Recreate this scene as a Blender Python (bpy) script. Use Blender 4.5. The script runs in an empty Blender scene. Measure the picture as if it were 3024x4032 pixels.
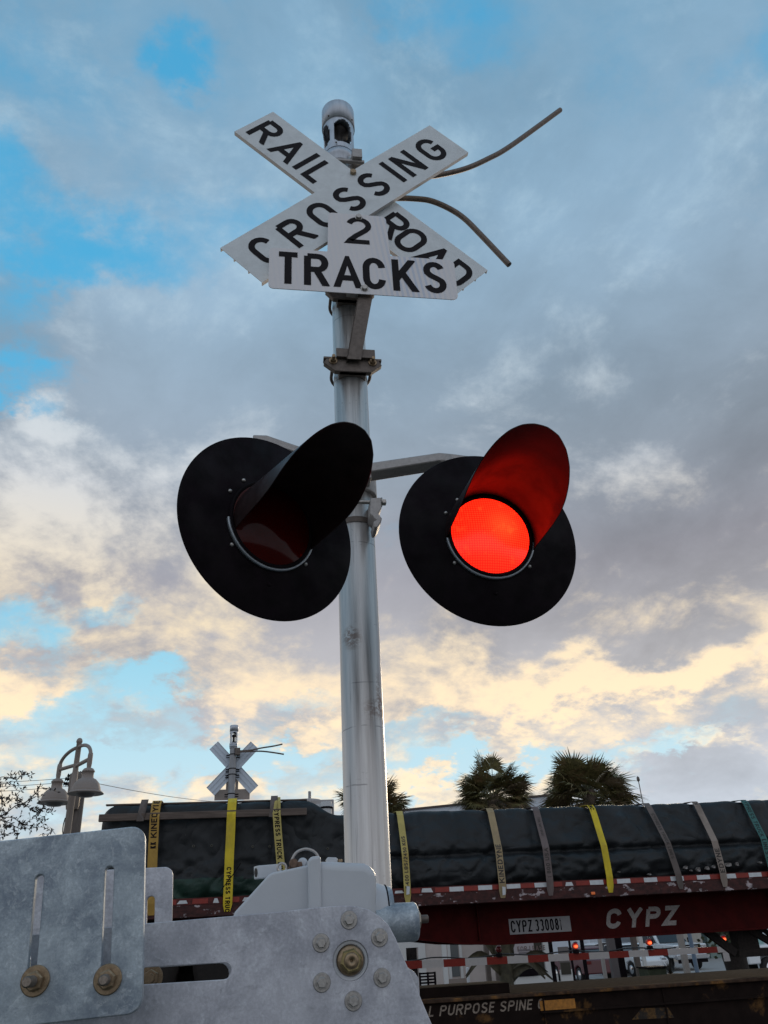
import bpy, bmesh, math, random
from mathutils import Vector, Matrix, noise as mn
random.seed(7)
PI = math.pi
R = math.radians
scn = bpy.context.scene
COL = scn.collection

# ------------------------------------------------------------------ camera
F = 3060.0; CX, CY = 1512.0, 2016.0
TH = R(28.68); RO = R(-3.2); YAW = R(-9.358)
CAM = Vector((0, 0, 1.6))
_f = Vector((0, math.cos(TH), math.sin(TH))); _r0 = Vector((1, 0, 0)); _u0 = Vector((0, -math.sin(TH), math.cos(TH)))
_r = _r0 * math.cos(RO) + _u0 * math.sin(RO); _u = -_r0 * math.sin(RO) + _u0 * math.cos(RO)
_Z = Matrix.Rotation(YAW, 3, 'Z')
fw, rt, up = _Z @ _f, _Z @ _r, _Z @ _u
cd = bpy.data.cameras.new('camera'); cam = bpy.data.objects.new('camera', cd); COL.objects.link(cam)
cam.matrix_world = Matrix.Translation(CAM) @ Matrix((rt, up, -fw)).transposed().to_4x4()
cd.sensor_fit = 'VERTICAL'; cd.sensor_height = 36.0; cd.lens = 36.0 * F / 4032.0
cd.clip_start = 0.05; cd.clip_end = 3000
scn.camera = cam


def ray(x, y):
    return fw + rt * ((x - CX) / F) - up * ((y - CY) / F)


def P(x, y, Y):
    """point seen at photo pixel x,y standing Y metres in front of the camera"""
    d = ray(x, y)
    return CAM + d * (Y / d.y)


def Pz(x, y, z):
    d = ray(x, y)
    return CAM + d * ((z - CAM.z) / d.z)


# ------------------------------------------------------------------ world: sky and clouds
world = bpy.data.worlds.new('World'); scn.world = world; world.use_nodes = True
nt = world.node_tree; nt.nodes.clear()
SUNDIR = ray(2330, 2860).normalized()
sun_el = math.asin(SUNDIR.z); sun_az = math.atan2(SUNDIR.x, SUNDIR.y)


class NT:
    def __init__(s, t): s.t = t
    def n(s, typ, **k):
        nd = s.t.nodes.new(typ)
        for a, b in k.items(): setattr(nd, a, b)
        return nd
    def link(s, a, b): s.t.links.new(a, b)
    def put(s, sock, v):
        if isinstance(v, bpy.types.NodeSocket): s.link(v, sock)
        elif isinstance(v, (tuple, list, Vector)) and len(v) == 3 and sock.type == 'RGBA': sock.default_value = (*v, 1)
        else: sock.default_value = v
    def m(s, op, a, b=0.0, c=0.0, clamp=False):
        nd = s.n('ShaderNodeMath', operation=op, use_clamp=clamp)
        s.put(nd.inputs[0], a); s.put(nd.inputs[1], b); s.put(nd.inputs[2], c)
        return nd.outputs[0]
    def vm(s, op, a, b=(0, 0, 0), scale=None):
        nd = s.n('ShaderNodeVectorMath', operation=op)
        s.put(nd.inputs[0], a); s.put(nd.inputs[1], b)
        if scale is not None: s.put(nd.inputs['Scale'], scale)
        return nd.outputs['Value'] if op in ('LENGTH', 'DOT_PRODUCT', 'DISTANCE') else nd.outputs['Vector']
    def mr(s, v, a, b, c=0.0, d=1.0, smooth=True):
        nd = s.n('ShaderNodeMapRange', interpolation_type='SMOOTHSTEP' if smooth else 'LINEAR')
        for i, q in enumerate((v, a, b, c, d)): s.put(nd.inputs[i], q)
        return nd.outputs[0]
    def noise(s, vec, scale, detail=6, rough=.55, dist=0.0, color=False):
        nd = s.n('ShaderNodeTexNoise')
        if vec is not None: s.put(nd.inputs['Vector'], vec)
        nd.inputs['Scale'].default_value = scale; nd.inputs['Detail'].default_value = detail
        nd.inputs['Roughness'].default_value = rough; nd.inputs['Distortion'].default_value = dist
        return nd.outputs['Color' if color else 'Fac']
    def mix(s, f, a, b, blend='MIX'):
        nd = s.n('ShaderNodeMix', data_type='RGBA', blend_type=blend)
        s.put(nd.inputs['Factor'], f); s.put(nd.inputs['A'], a); s.put(nd.inputs['B'], b)
        return nd.outputs['Result']
    def ramp(s, v, stops, interp='LINEAR'):
        nd = s.n('ShaderNodeValToRGB'); r = nd.color_ramp; r.interpolation = interp
        while len(r.elements) < len(stops): r.elements.new(0.5)
        for e, (p, c) in zip(r.elements, stops):
            e.position = p; e.color = (*c, 1) if len(c) == 3 else c
        s.put(nd.inputs[0], v)
        return nd.outputs[0]


W = NT(nt)
tc = W.n('ShaderNodeTexCoord'); D0 = W.vm('NORMALIZE', tc.outputs['Generated'])
sep = W.n('ShaderNodeSeparateXYZ'); W.link(D0, sep.inputs[0])
zc = W.m('MAXIMUM', sep.outputs[2], 0.0)
q = W.vm('SCALE', D0, scale=W.m('DIVIDE', 1.0, W.m('ADD', zc, 0.42)))
# gentle warp so that the big shapes have ragged outlines
wn = W.vm('SUBTRACT', W.noise(q, 2.1, 5, .6, 0, True), (0.5, 0.5, 0.5))
wn2 = W.vm('SUBTRACT', W.noise(q, 7.0, 6, .62, 0, True), (0.5, 0.5, 0.5))
wn3 = W.vm('SUBTRACT', W.noise(q, 19.0, 6, .65, 0, True), (0.5, 0.5, 0.5))
DW = W.vm('ADD', D0, W.vm('ADD', W.vm('SCALE', wn, scale=0.20), W.vm('ADD', W.vm('SCALE', wn2, scale=0.15), W.vm('SCALE', wn3, scale=0.055))))


def blobs(lst):
    tot = None
    k = 3024 / 1659
    for (x, y, rx, ry, w) in lst:
        d = ray(x * k, y * k).normalized()
        sx = rx * k / F * d.dot(fw); sz = ry * k / F * d.dot(fw) * max(.3, math.sqrt(1 - d.z * d.z))
        v = W.vm('MULTIPLY', W.vm('SUBTRACT', DW, tuple(d)), (1 / sx, 1 / sx, 1 / sz))
        o = W.mr(W.vm('LENGTH', v), 0.15, 1.25, w, 0.0)
        tot = o if tot is None else W.m('ADD', tot, o)
    return tot


# photo positions (1659 px wide reading): where blue shows through / where cloud is dense / where it is lit
BLUE = [(330, 120, 110, 75, .8), (-30, 330, 120, 210, .85), (100, 130, 330, 200, .38), (190, 550, 240, 130, .95), (60, 810, 160, 70, .95), (600, 60, 500, 90, .35), (420, 500, 260, 200, .45),
        (20, 600, 110, 110, .35), (30, 1350, 150, 90, .95), (260, 1310, 100, 60, .8), (320, 1470, 90, 70, .75), (250, 1500, 380, 130, .55), (320, 1640, 330, 90, 1.0), (120, 1540, 120, 60, .45), (560, 560, 300, 200, .35),
        (950, 120, 260, 130, .35), (560, 220, 220, 120, .3), (1650, 180, 140, 190, .45), (870, 1170, 90, 130, .45), (1300, 300, 300, 200, .22), (1250, 560, 500, 130, .18),
        (960, 1590, 220, 50, .6), (1500, 1700, 260, 50, .3), (1000, 1660, 260, 45, .9), (1640, 1440, 80, 50, .4), (620, 1650, 200, 60, .7), (1300, 1640, 260, 45, .8), (1500, 1650, 160, 30, .6), (650, 1490, 120, 40, .5)]
DENSE = [(1250, 950, 520, 420, .9), (700, 830, 300, 250, .5), (560, 1040, 330, 220, .7), (80, 880, 130, 70, .4), (100, 1130, 260, 150, .9),
         (220, 1580, 170, 45, .6), (480, 1390, 260, 90, .9), (1100, 400, 300, 250, .3), (620, 160, 180, 130, .25), (1350, 1300, 500, 170, .7), (1600, 1700, 190, 60, .9),
         (420, 1520, 90, 40, .6), (1230, 1490, 480, 90, .6), (60, 1460, 140, 60, .6), (480, 1720, 90, 50, .7), (950, 1730, 190, 50, .5), (1050, 1600, 150, 30, .4), (1400, 1600, 130, 30, .4), (600, 1590, 110, 40, .5), (180, 1390, 80, 40, .5)]
LIT = [(200, 1050, 330, 170, .35), (420, 1250, 330, 120, .35), (1150, 1230, 480, 130, -.45), (450, 900, 300, 120, -.35), (1000, 750, 500, 150, -.2), (50, 1110, 240, 180, 1.0), (330, 1150, 260, 130, .25), (160, 890, 110, 75, .85), (1430, 580, 120, 80, .5), (120, 1350, 100, 60, .6), (480, 1430, 280, 90, .8), (1250, 1490, 520, 75, 1.2),
       (640, 1200, 330, 140, .2), (1450, 1490, 300, 60, .4), (40, 1490, 150, 90, .8), (980, 1440, 260, 50, .4), (500, 1720, 700, 50, .5), (1050, 1720, 330, 70, .4), (1170, 285, 100, 60, .35), (1480, 1650, 170, 16, .7),
       (460, 1530, 60, 40, .6), (700, 1580, 220, 45, .7), (860, 1180, 50, 60, .3), (240, 1280, 60, 40, .5), (1130, 330, 60, 40, .3), (1200, 1610, 500, 30, .4), (250, 1580, 200, 60, -.5), (1550, 1720, 200, 60, -.6)]
blue = blobs(BLUE); dense = blobs(DENSE); litb = blobs(LIT)
n_big = W.noise(q, 1.25, 9, .56, .25)
n_mid = W.noise(W.vm('ADD', q, (3.1, 1.7, 0)), 4.4, 10, .62, .3)
n_fine = W.noise(W.vm('ADD', q, (8.1, 4.7, 2.0)), 11.0, 9, .66, .35)
nn = W.m('ADD', W.m('MULTIPLY', n_big, .5), W.m('ADD', W.m('MULTIPLY', n_mid, .36), W.m('MULTIPLY', n_fine, .14)))
cov_in = W.m('ADD', W.m('MULTIPLY_ADD', nn, 5.6, -2.18), W.m('SUBTRACT', dense, W.m('MULTIPLY', blue, 1.10)))
cover = W.mr(cov_in, -0.50, .72)
# light coming from the low sun: difference of density along the way to it
qs = W.vm('ADD', q, tuple(SUNDIR * 0.09))
n_s = W.noise(W.vm('ADD', qs, (3.1, 1.7, 0)), 4.4, 8, .6, .3)
grad = W.m('MULTIPLY', W.m('SUBTRACT', n_mid, n_s), 3.4)
lit = W.m('ADD', W.m('ADD', litb, grad), W.m('ADD', W.m('MULTIPLY_ADD', n_fine, 1.5, -.78), W.m('SUBTRACT', W.mr(zc, .40, .1, 0, .22), W.mr(zc, .9, .5, .0, 0.0))))
lit = W.mr(lit, -.15, 1.25)
grey = W.ramp(zc, [(0.0, (.60, .62, .64)), (.12, (.46, .50, .56)), (.28, (.37, .365, .38)), (.40, (.25, .252, .285)), (.52, (.225, .27, .325)), (.68, (.215, .31, .405)), (.85, (.17, .30, .42)), (1, (.16, .28, .40))])
gvar = W.mr(W.m('ADD', W.m('MULTIPLY', n_mid, .34), W.m('MULTIPLY', n_big, .66)), .32, .68, .76, 1.28)
grey = W.vm('SCALE', grey, scale=W.m('MULTIPLY', gvar, W.m('SUBTRACT', 1.0, W.m('MULTIPLY', W.m('MINIMUM', blobs([(1250, 980, 520, 400, 1), (700, 850, 260, 200, .6), (1450, 1250, 350, 160, .6)]), 1.2), .13))))
lcol = W.ramp(zc, [(0.0, (.80, .74, .66)), (.10, (.88, .76, .56)), (.24, (.92, .73, .50)), (.36, (.76, .64, .46)), (.5, (.56, .58, .60)), (.72, (.38, .52, .62)), (1, (.3, .45, .55))])
cloud = W.mix(lit, grey, lcol)
sky = W.n('ShaderNodeTexSky', sky_type='NISHITA'); sky.sun_disc = False
sky.sun_elevation = sun_el; sky.sun_rotation = sun_az; sky.air_density = 1.0; sky.dust_density = .6; sky.ozone_density = 2.0
nish = W.vm('MULTIPLY', sky.outputs[0], (.085 * .7, .085 * 1.35, .085 * 1.6))
clear = W.ramp(zc, [(0.0, (.60, .70, .74)), (.14, (.50, .66, .73)), (.30, (.30, .57, .70)), (.45, (.125, .45, .68)), (.65, (.075, .40, .66)), (1, (.06, .32, .56))])
clear = W.mix(W.mr(zc, .15, .6, .0, .2), clear, nish)
front = W.mix(cover, clear, cloud)
# the eastern half, behind the photographer, is dimmer overcast
east = W.mr(W.m('ADD', sep.outputs[1], W.m('MULTIPLY', sep.outputs[2], 0.35)), -.55, .35)
total = W.mix(east, W.vm('SCALE', W.mix(W.mr(nn, .42, .6), (.46, .50, .57), (.40, .405, .425)), scale=1.04), front)
ground_dim = W.mr(sep.outputs[2], -.06, 0.0)
total = W.mix(ground_dim, (.10, .09, .085), total)
bg = W.n('ShaderNodeBackground'); W.link(total, bg.inputs[0]); bg.inputs[1].default_value = 1.0
wo = W.n('ShaderNodeOutputWorld'); W.link(bg.outputs[0], wo.inputs[0])

sl = bpy.data.lights.new('sun', 'SUN'); sl.energy = 0.9; sl.angle = R(12); sl.color = (1, .82, .6)
so = bpy.data.objects.new('sun', sl); COL.objects.link(so)
so.rotation_euler = SUNDIR.to_track_quat('Z', 'Y').to_euler()
scn.view_settings.view_transform = 'Standard'; scn.view_settings.look = 'None'
scn.view_settings.exposure = 0.30; scn.view_settings.gamma = 1.0

# ------------------------------------------------------------------ materials
MATS = {}


def mat(name, col, rough=.6, metal=0.0, var=0.0, vscale=8.0, col2=None, stretch=None, bump=0.0, bscale=60.0, spec=.5, emit=None, estr=0.0, c2lo=.45, c2hi=.65, coat=0.0, rvar=0.0, coord='Object'):
    if name in MATS: return MATS[name]
    m = bpy.data.materials.new(name); m.use_nodes = True; MATS[name] = m
    t = NT(m.node_tree); b = m.node_tree.nodes['Principled BSDF']
    b.inputs['Roughness'].default_value = rough; b.inputs['Metallic'].default_value = metal
    b.inputs['Specular IOR Level'].default_value = spec; b.inputs['Coat Weight'].default_value = coat
    co = t.n('ShaderNodeTexCoord').outputs[coord]
    if stretch: co = t.vm('MULTIPLY', co, stretch)
    c = (*col,)
    if var or col2:
        n = t.noise(co, vscale, 8, .6, .2)
        if col2: c = t.mix(t.mr(n, c2lo, c2hi), col, col2)
        if var:
            n2 = t.noise(co, vscale * 2.7, 6, .6)
            c = t.vm('SCALE', c if col2 else tuple(col), scale=t.mr(n2, .25, .75, 1 - var, 1 + var))
    t.put(b.inputs['Base Color'], c)
    if rvar:
        t.put(b.inputs['Roughness'], t.mr(t.noise(co, vscale * 1.7, 6), .3, .7, rough - rvar, rough + rvar))
    if bump:
        bn = t.n('ShaderNodeBump'); bn.inputs['Strength'].default_value = bump; bn.inputs['Distance'].default_value = .01
        t.link(t.noise(co, bscale, 6, .6), bn.inputs['Height']); t.link(bn.outputs[0], b.inputs['Normal'])
    if emit:
        t.put(b.inputs['Emission Color'], tuple(emit)); b.inputs['Emission Strength'].default_value = estr
    return m


def galv(name, base, dark, light, vs):
    m = bpy.data.materials.new(name); m.use_nodes = True; MATS[name] = m
    t = NT(m.node_tree); b = m.node_tree.nodes['Principled BSDF']
    co = t.n('ShaderNodeTexCoord').outputs['Object']
    warp = t.vm('ADD', co, t.vm('SCALE', t.vm('SUBTRACT', t.noise(co, vs * .8, 6, .65, 0, True), (.5, .5, .5)), scale=.06))
    n1 = t.noise(warp, vs, 9, .68, .4); n2 = t.noise(warp, vs * 6.5, 8, .75, .5); n3 = t.noise(t.vm('MULTIPLY', warp, (1, 1, .35)), vs * 9, 6, .7, .3)
    c = t.mix(t.mr(n1, .36, .64), dark, base)
    c = t.mix(t.m('MULTIPLY', t.mr(n2, .50, .70), .45), c, light); n4 = t.noise(co, vs * 26, 3, .6); c = t.vm('SCALE', c, scale=t.mr(n4, .3, .7, .90, 1.10)); c = t.mix(t.m('MULTIPLY', t.mr(t.noise(t.vm('MULTIPLY', co, (1, 1, .25)), vs * .7, 3, .5), .45, .62), .35), c, tuple(x * .8 for x in base))
    c = t.mix(t.m('MULTIPLY', t.mr(n3, .58, .72), .5), c, dark)
    # white bloom veins
    ridge = t.m('ABSOLUTE', t.m('SUBTRACT', t.noise(warp, vs * 2.4, 7, .7, .8), .5))
    c = t.mix(t.m('MULTIPLY', t.mr(ridge, 0.0, .022, 1, 0), t.m('MULTIPLY', t.mr(n1, .5, .62), .38)), c, light)
    # short dark drag scratches
    sn = t.noise(t.vm('MULTIPLY', warp, (.35, 1, 1.6)), vs * 7, 4, .5, 1.2)
    c = t.mix(t.m('MULTIPLY', t.mr(sn, .62, .74), .28), c, tuple(x * .5 for x in dark))
    t.put(b.inputs['Base Color'], c); b.inputs['Metallic'].default_value = .35
    t.put(b.inputs['Roughness'], t.mr(n2, .35, .7, .42, .62))
    bn = t.n('ShaderNodeBump'); bn.inputs['Strength'].default_value = .25; bn.inputs['Distance'].default_value = .002
    t.link(n2, bn.inputs['Height']); t.link(bn.outputs[0], b.inputs['Normal'])
    return m


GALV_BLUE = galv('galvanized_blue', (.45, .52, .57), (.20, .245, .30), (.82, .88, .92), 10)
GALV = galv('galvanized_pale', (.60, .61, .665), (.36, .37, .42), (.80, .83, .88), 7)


def alu_mast():
    m = bpy.data.materials.new('mast_aluminium'); m.use_nodes = True
    t = NT(m.node_tree); b = m.node_tree.nodes['Principled BSDF']
    co = t.n('ShaderNodeTexCoord').outputs['Object']
    streak = t.noise(t.vm('MULTIPLY', co, (1, 1, .035)), 60, 6, .65, .1)
    broad = t.noise(t.vm('MULTIPLY', co, (1, 1, .18)), 14, 5, .6, .2)
    c = t.mix(t.mr(streak, .35, .65), (.47, .452, .44), (.69, .67, .65))
    c = t.mix(t.m('MULTIPLY', t.mr(broad, .45, .62), .4), c, (.52, .50, .49))
    fine = t.noise(t.vm('MULTIPLY', co, (1, 1, .02)), 170, 3, .5, .4)
    c = t.mix(t.m('MULTIPLY', t.mr(fine, .64, .7), .65), c, (.20, .19, .19))
    # scuff bands and nicks
    sep = t.n('ShaderNodeSeparateXYZ'); t.link(co, sep.inputs[0])
    nick = t.noise(t.vm('MULTIPLY', co, (1, 1, 1.7)), 75, 5, .6, 1.0)
    band = t.noise(t.vm('MULTIPLY', co, (.02, .02, 1)), 5.0, 3, .7)
    c = t.mix(t.m('MULTIPLY', t.mr(nick, .63, .68), t.mr(band, .5, .6)), c, (.22, .20, .19))
    # thin hand drawn rings
    for z0 in (3.38, 3.52, 3.255, 2.63, 2.21, 2.09, 1.945):
        wob = t.m('MULTIPLY_ADD', t.noise(co, 9, 2), .03, z0 - .015)
        dd = t.m('ABSOLUTE', t.m('SUBTRACT', sep.outputs[2], wob))
        c = t.mix(t.m('MULTIPLY', t.mr(dd, .0006, .0022, 1, 0), t.mr(t.noise(co, 22, 3), .42, .56, 0, .6)), c, (.18, .17, .17))
    # brown glue stains
    for (x0, z0, rr, rz, s) in ((1530, 2775, .032, .055, .95), (1480, 2790, .04, .03, .5), (1385, 2510, .03, .04, .7), (1500, 2720, .015, .08, .7)):
        ctr = P(x0, z0, 2.055) - Vector((MX, MY, 0))
        v = t.vm('MULTIPLY', t.vm('SUBTRACT', co, tuple(ctr)), (1 / rr, .6 / rr, 1 / rz))
        stn = t.m('MULTIPLY', t.mr(t.vm('LENGTH', v), .3, 1.2, 1, 0), t.mr(t.noise(t.vm('MULTIPLY', co, (1, 1, 1.6)), 55, 7, .7, .8), .42, .56, 0, s))
        c = t.mix(stn, c, (.17, .085, .05))
    t.put(b.inputs['Base Color'], c)
    b.inputs['Metallic'].default_value = .78
    t.put(b.inputs['Roughness'], t.mr(streak, .3, .7, .34, .50))
    bn = t.n('ShaderNodeBump'); bn.inputs['Strength'].default_value = .18; bn.inputs['Distance'].default_value = .003
    t.link(streak, bn.inputs['Height']); t.link(bn.outputs[0], b.inputs['Normal'])
    return m


MX, MY = .256, 2.104
M_MAST = alu_mast()
M_BELL = mat('bell_aluminium', (.50, .54, .60), .45, .6, .12, 25, stretch=(1, 1, .2))
M_WHITE = mat('sign_white', (.72, .77, .80), .42, 0, .07, 9, col2=(.64, .68, .70), c2lo=.55, c2hi=.72, bump=.03)
M_EDGE = mat('sign_edge', (.50, .47, .45), .4, .5, .05)
M_BLACKTXT = mat('black_lettering', (.010, .007, .009), .6, spec=.15)
M_DARK = mat('bell_inside', (.012, .008, .009), .6)
M_BRKT = mat('dark_bracket_steel', (.15, .125, .11), .55, .5, .2, 30, bump=.1)
M_CAST = mat('cast_aluminium', (.40, .38, .37), .55, .55, .12, 30, bump=.2, bscale=200)
M_BOLT = mat('zinc_bolt', (.42, .40, .38), .38, .8, .2, 80)
M_BRASS = mat('yellow_zinc', (.34, .27, .13), .34, .85, .25, 60)
M_BRASS2 = mat('worn_bronze', (.30, .22, .14), .4, .7, .25, 70)
M_ROD = mat('guide_rod_steel', (.17, .135, .115), .5, .6, .2, 30)
M_BLK = mat('black_board', (.0055, .0030, .0050), .70, spec=.12, var=.5, vscale=7, rvar=.15)
M_VIS = mat('black_visor', (.024, .0125, .013), .42, spec=.3, var=.35, vscale=9, rvar=.10)
M_RING = mat('lens_ring_metal', (.34, .38, .42), .35, .6, .1, 40)
M_HOUS = mat('grey_enamel', (.54, .565, .60), .42, 0, .03, 5, bump=.03, bscale=150, coat=.15)
M_HDL = mat('handle_wire', (.45, .42, .40), .4, .6)
M_LUG = mat('rusty_lug', (.16, .10, .07), .6, .4, .3, 60)


def lens_lit():
    m = bpy.data.materials.new('lit_red_lens'); m.use_nodes = True
    t = NT(m.node_tree); b = m.node_tree.nodes['Principled BSDF']
    co = t.n('ShaderNodeTexCoord').outputs['Object']
    s = t.n('ShaderNodeSeparateXYZ'); t.link(co, s.inputs[0])
    gx = t.m('ABSOLUTE', t.m('SUBTRACT', t.m('FRACT', t.m('MULTIPLY', s.outputs[0], 150)), .5))
    gz = t.m('ABSOLUTE', t.m('SUBTRACT', t.m('FRACT', t.m('MULTIPLY', s.outputs[2], 150)), .5))
    g = t.mr(t.m('MAXIMUM', gx, gz), .33, .48)
    n = t.noise(co, 26, 4, .6)
    c = t.mix(g, (1.0, .013, .0035), (.26, .001, .0004))
    c = t.mix(t.m('MULTIPLY', t.mr(n, .54, .68), .25), c, (1.0, .045, .008))
    r2 = t.vm('LENGTH', t.vm('SUBTRACT', co, (.03, 0, .02)))
    c = t.mix(t.mr(r2, .0, .07, .45, 0), c, (1.0, .040, .008)); c = t.vm('SCALE', c, scale=t.mr(r2, .02, .15, 1.25, .72))
    b.inputs['Base Color'].default_value = (.4, .01, .006, 1); b.inputs['Roughness'].default_value = .25
    t.put(b.inputs['Emission Color'], c)
    b.inputs['Emission Strength'].default_value = 2.7
    return m


M_LENS_ON = lens_lit()
M_LENS_OFF = mat('unlit_red_lens', (.055, .0012, .001), .08, spec=.15)
M_RED = mat('red_tape', (.26, .022, .012), .45, var=.15, vscale=12)
M_ARMW = mat('arm_white', (.56, .52, .50), .5, var=.05)


def lamp_mat():
    if 'lit_gate_lamp' in MATS: return MATS['lit_gate_lamp']
    m = bpy.data.materials.new('lit_gate_lamp'); m.use_nodes = True; MATS['lit_gate_lamp'] = m
    t = NT(m.node_tree); b = m.node_tree.nodes['Principled BSDF']
    g = t.n('ShaderNodeTexCoord').outputs['Generated']
    v = t.vm('MULTIPLY', t.vm('SUBTRACT', g, (.5, .5, .42)), (1, 0, 1.5))
    c = t.mix(t.mr(t.vm('LENGTH', v), .10, .55, 1, 0), (.10, .001, .001), (1.0, .16, .05))
    b.inputs['Base Color'].default_value = (.2, .006, .004, 1)
    t.put(b.inputs['Emission Color'], c); b.inputs['Emission Strength'].default_value = 1.5
    return m

M_GOFF = mat('unlit_gate_lamp', (.14, .006, .006), .15)

# ------------------------------------------------------------------ mesh helpers


def link(o, parent=None):
    COL.objects.link(o)
    if parent is not None:
        o.parent = parent
    return o


def world_of(o):
    v = Vector((0, 0, 0))
    while o is not None:
        v += o.location; o = o.parent
    return v


def empty(name, loc, label, cat, group=None):
    o = bpy.data.objects.new(name, None); o.location = loc; COL.objects.link(o)
    o.empty_display_size = .1
    o['label'] = label; o['category'] = cat
    if group: o['group'] = group
    return o


def tag(o, label, cat, group=None):
    o['label'] = label; o['category'] = cat
    if group: o['group'] = group
    return o


class MB:
    """collects faces in world coordinates; build() makes one object whose origin is given"""
    def __init__(s): s.v = []; s.f = []; s.m = []; s.sm = []
    def add(s, vs, fs, mi=0, smooth=False):
        b = len(s.v); s.v += [Vector(x) for x in vs]
        for f in fs: s.f.append([b + i for i in f]); s.m.append(mi); s.sm.append(smooth)
    def box(s, c, size, rot=None, mi=0):
        c = Vector(c); hx, hy, hz = [a / 2 for a in size]
        vs = [Vector((x, y, z)) for x in (-hx, hx) for y in (-hy, hy) for z in (-hz, hz)]
        if rot is not None: vs = [rot @ v for v in vs]
        s.add([c + v for v in vs], [(0, 1, 3, 2), (4, 6, 7, 5), (0, 4, 5, 1), (2, 3, 7, 6), (0, 2, 6, 4), (1, 5, 7, 3)], mi)
    def box2(s, a, b, mi=0):
        a = Vector(a); b = Vector(b); s.box((a + b) / 2, [abs(b[i] - a[i]) for i in range(3)], None, mi)
    def bar(s, a, b, w, h, mi=0, upv=Vector((0, 0, 1))):
        a = Vector(a); b = Vector(b); d = (b - a); L = d.length; d.normalize()
        x = d.cross(upv)
        if x.length < 1e-4: x = Vector((1, 0, 0))
        x.normalize(); z = x.cross(d)
        s.box((a + b) / 2, (w, L, h), Matrix((x, d, z)).transposed(), mi)
    def tube(s, path, r, n=12, mi=0, cap=True, smooth=True):
        path = [Vector(p) for p in path]; rs = r if isinstance(r, (list, tuple)) else [r] * len(path)
        rings = []; ref = None
        for i, p in enumerate(path):
            d = (path[min(i + 1, len(path) - 1)] - path[max(i - 1, 0)]).normalized()
            if ref is None: ref = Vector((0, 0, 1)) if abs(d.z) < .9 else Vector((1, 0, 0))
            x = (ref - d * ref.dot(d)).normalized(); ref = x; y = d.cross(x)
            rings.append([p + (x * math.cos(2 * PI * k / n) + y * math.sin(2 * PI * k / n)) * rs[i] for k in range(n)])
        vs = [v for rg in rings for v in rg]
        fs = [(i * n + k, i * n + (k + 1) % n, (i + 1) * n + (k + 1) % n, (i + 1) * n + k) for i in range(len(path) - 1) for k in range(n)]
        s.add(vs, fs, mi, smooth)
        if cap:
            s.add(rings[0], [tuple(reversed(range(n)))], mi); s.add(rings[-1], [tuple(range(n))], mi)
    def lathe(s, c, axis, prof, n=32, mi=0, smooth=True, xref=None, closed=False):
        """prof: list of (distance along axis, radius)"""
        c = Vector(c); d = Vector(axis).normalized()
        x = Vector(xref) if xref is not None else (Vector((0, 0, 1)) if abs(d.z) < .9 else Vector((1, 0, 0)))
        x = (x - d * x.dot(d)).normalized(); y = d.cross(x)
        vs = [c + d * h + (x * math.cos(2 * PI * k / n) + y * math.sin(2 * PI * k / n)) * r for h, r in prof for k in range(n)]
        m = len(prof)
        fs = [(i * n + k, i * n + (k + 1) % n, (i + 1) * n + (k + 1) % n, (i + 1) * n + k) for i in range(m - 1) for k in range(n)]
        s.add(vs, fs, mi, smooth)
        if prof[0][1] > 1e-6 and not closed: s.add(vs[:n], [tuple(reversed(range(n)))], mi)
        if prof[-1][1] > 1e-6 and not closed: s.add(vs[-n:], [tuple(range(n))], mi)
    def prism(s, pts, off, mi=0, smooth_sides=False):
        """pts: planar loop of world points, off: extrusion vector"""
        pts = [Vector(p) for p in pts]; off = Vector(off); n = len(pts)
        s.add(pts + [p + off for p in pts], [tuple(range(n)), tuple(reversed(range(n, 2 * n)))], mi)
        s.add(pts + [p + off for p in pts], [(i, i + n, (i + 1) % n + n, (i + 1) % n) for i in range(n)], mi, smooth_sides)
    def hexnut(s, c, axis, r, h, hole=0, mi=0, n=6):
        s.lathe(c, axis, [(0, r * .97), (h * .15, r), (h * .85, r), (h, r * .93)], n, mi, smooth=False)
    def grid(s, fn, nu, nv, mi=0, smooth=True):
        vs = [fn(i / nu, j / nv) for i in range(nu + 1) for j in range(nv + 1)]
        fs = [(i * (nv + 1) + j, (i + 1) * (nv + 1) + j, (i + 1) * (nv + 1) + j + 1, i * (nv + 1) + j + 1) for i in range(nu) for j in range(nv)]
        s.add(vs, fs, mi, smooth)
    def build(s, name, mats, parent=None, loc=None, bevel=0, seg=2, label=None, fix=True, merge=False):
        if not isinstance(mats, (list, tuple)): mats = [mats]
        pw = world_of(parent)
        if loc is None: loc = pw if parent is not None else Vector((0, 0, 0))
        loc = Vector(loc)
        me = bpy.data.meshes.new(name)
        me.from_pydata([v - loc for v in s.v], [], s.f)
        for m in mats: me.materials.append(m)
        for p, mi, sm in zip(me.polygons, s.m, s.sm): p.material_index = mi; p.use_smooth = sm
        if fix:
            bm = bmesh.new(); bm.from_mesh(me)
            if bevel or merge: bmesh.ops.remove_doubles(bm, verts=bm.verts, dist=1e-5)
            bmesh.ops.recalc_face_normals(bm, faces=bm.faces); bm.to_mesh(me); bm.free()
        o = bpy.data.objects.new(name, me); o.location = loc - pw
        link(o, parent)
        if bevel:
            b = o.modifiers.new('bevel', 'BEVEL'); b.width = bevel; b.segments = seg; b.limit_method = 'ANGLE'; b.angle_limit = R(35)
            for p in me.polygons: p.use_smooth = True
            try: me.set_sharp_from_angle(angle=R(40))
            except Exception: pass
            wn_ = o.modifiers.new('wn', 'WEIGHTED_NORMAL'); wn_.keep_sharp = True
        if label: o['label'] = label
        return o


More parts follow.
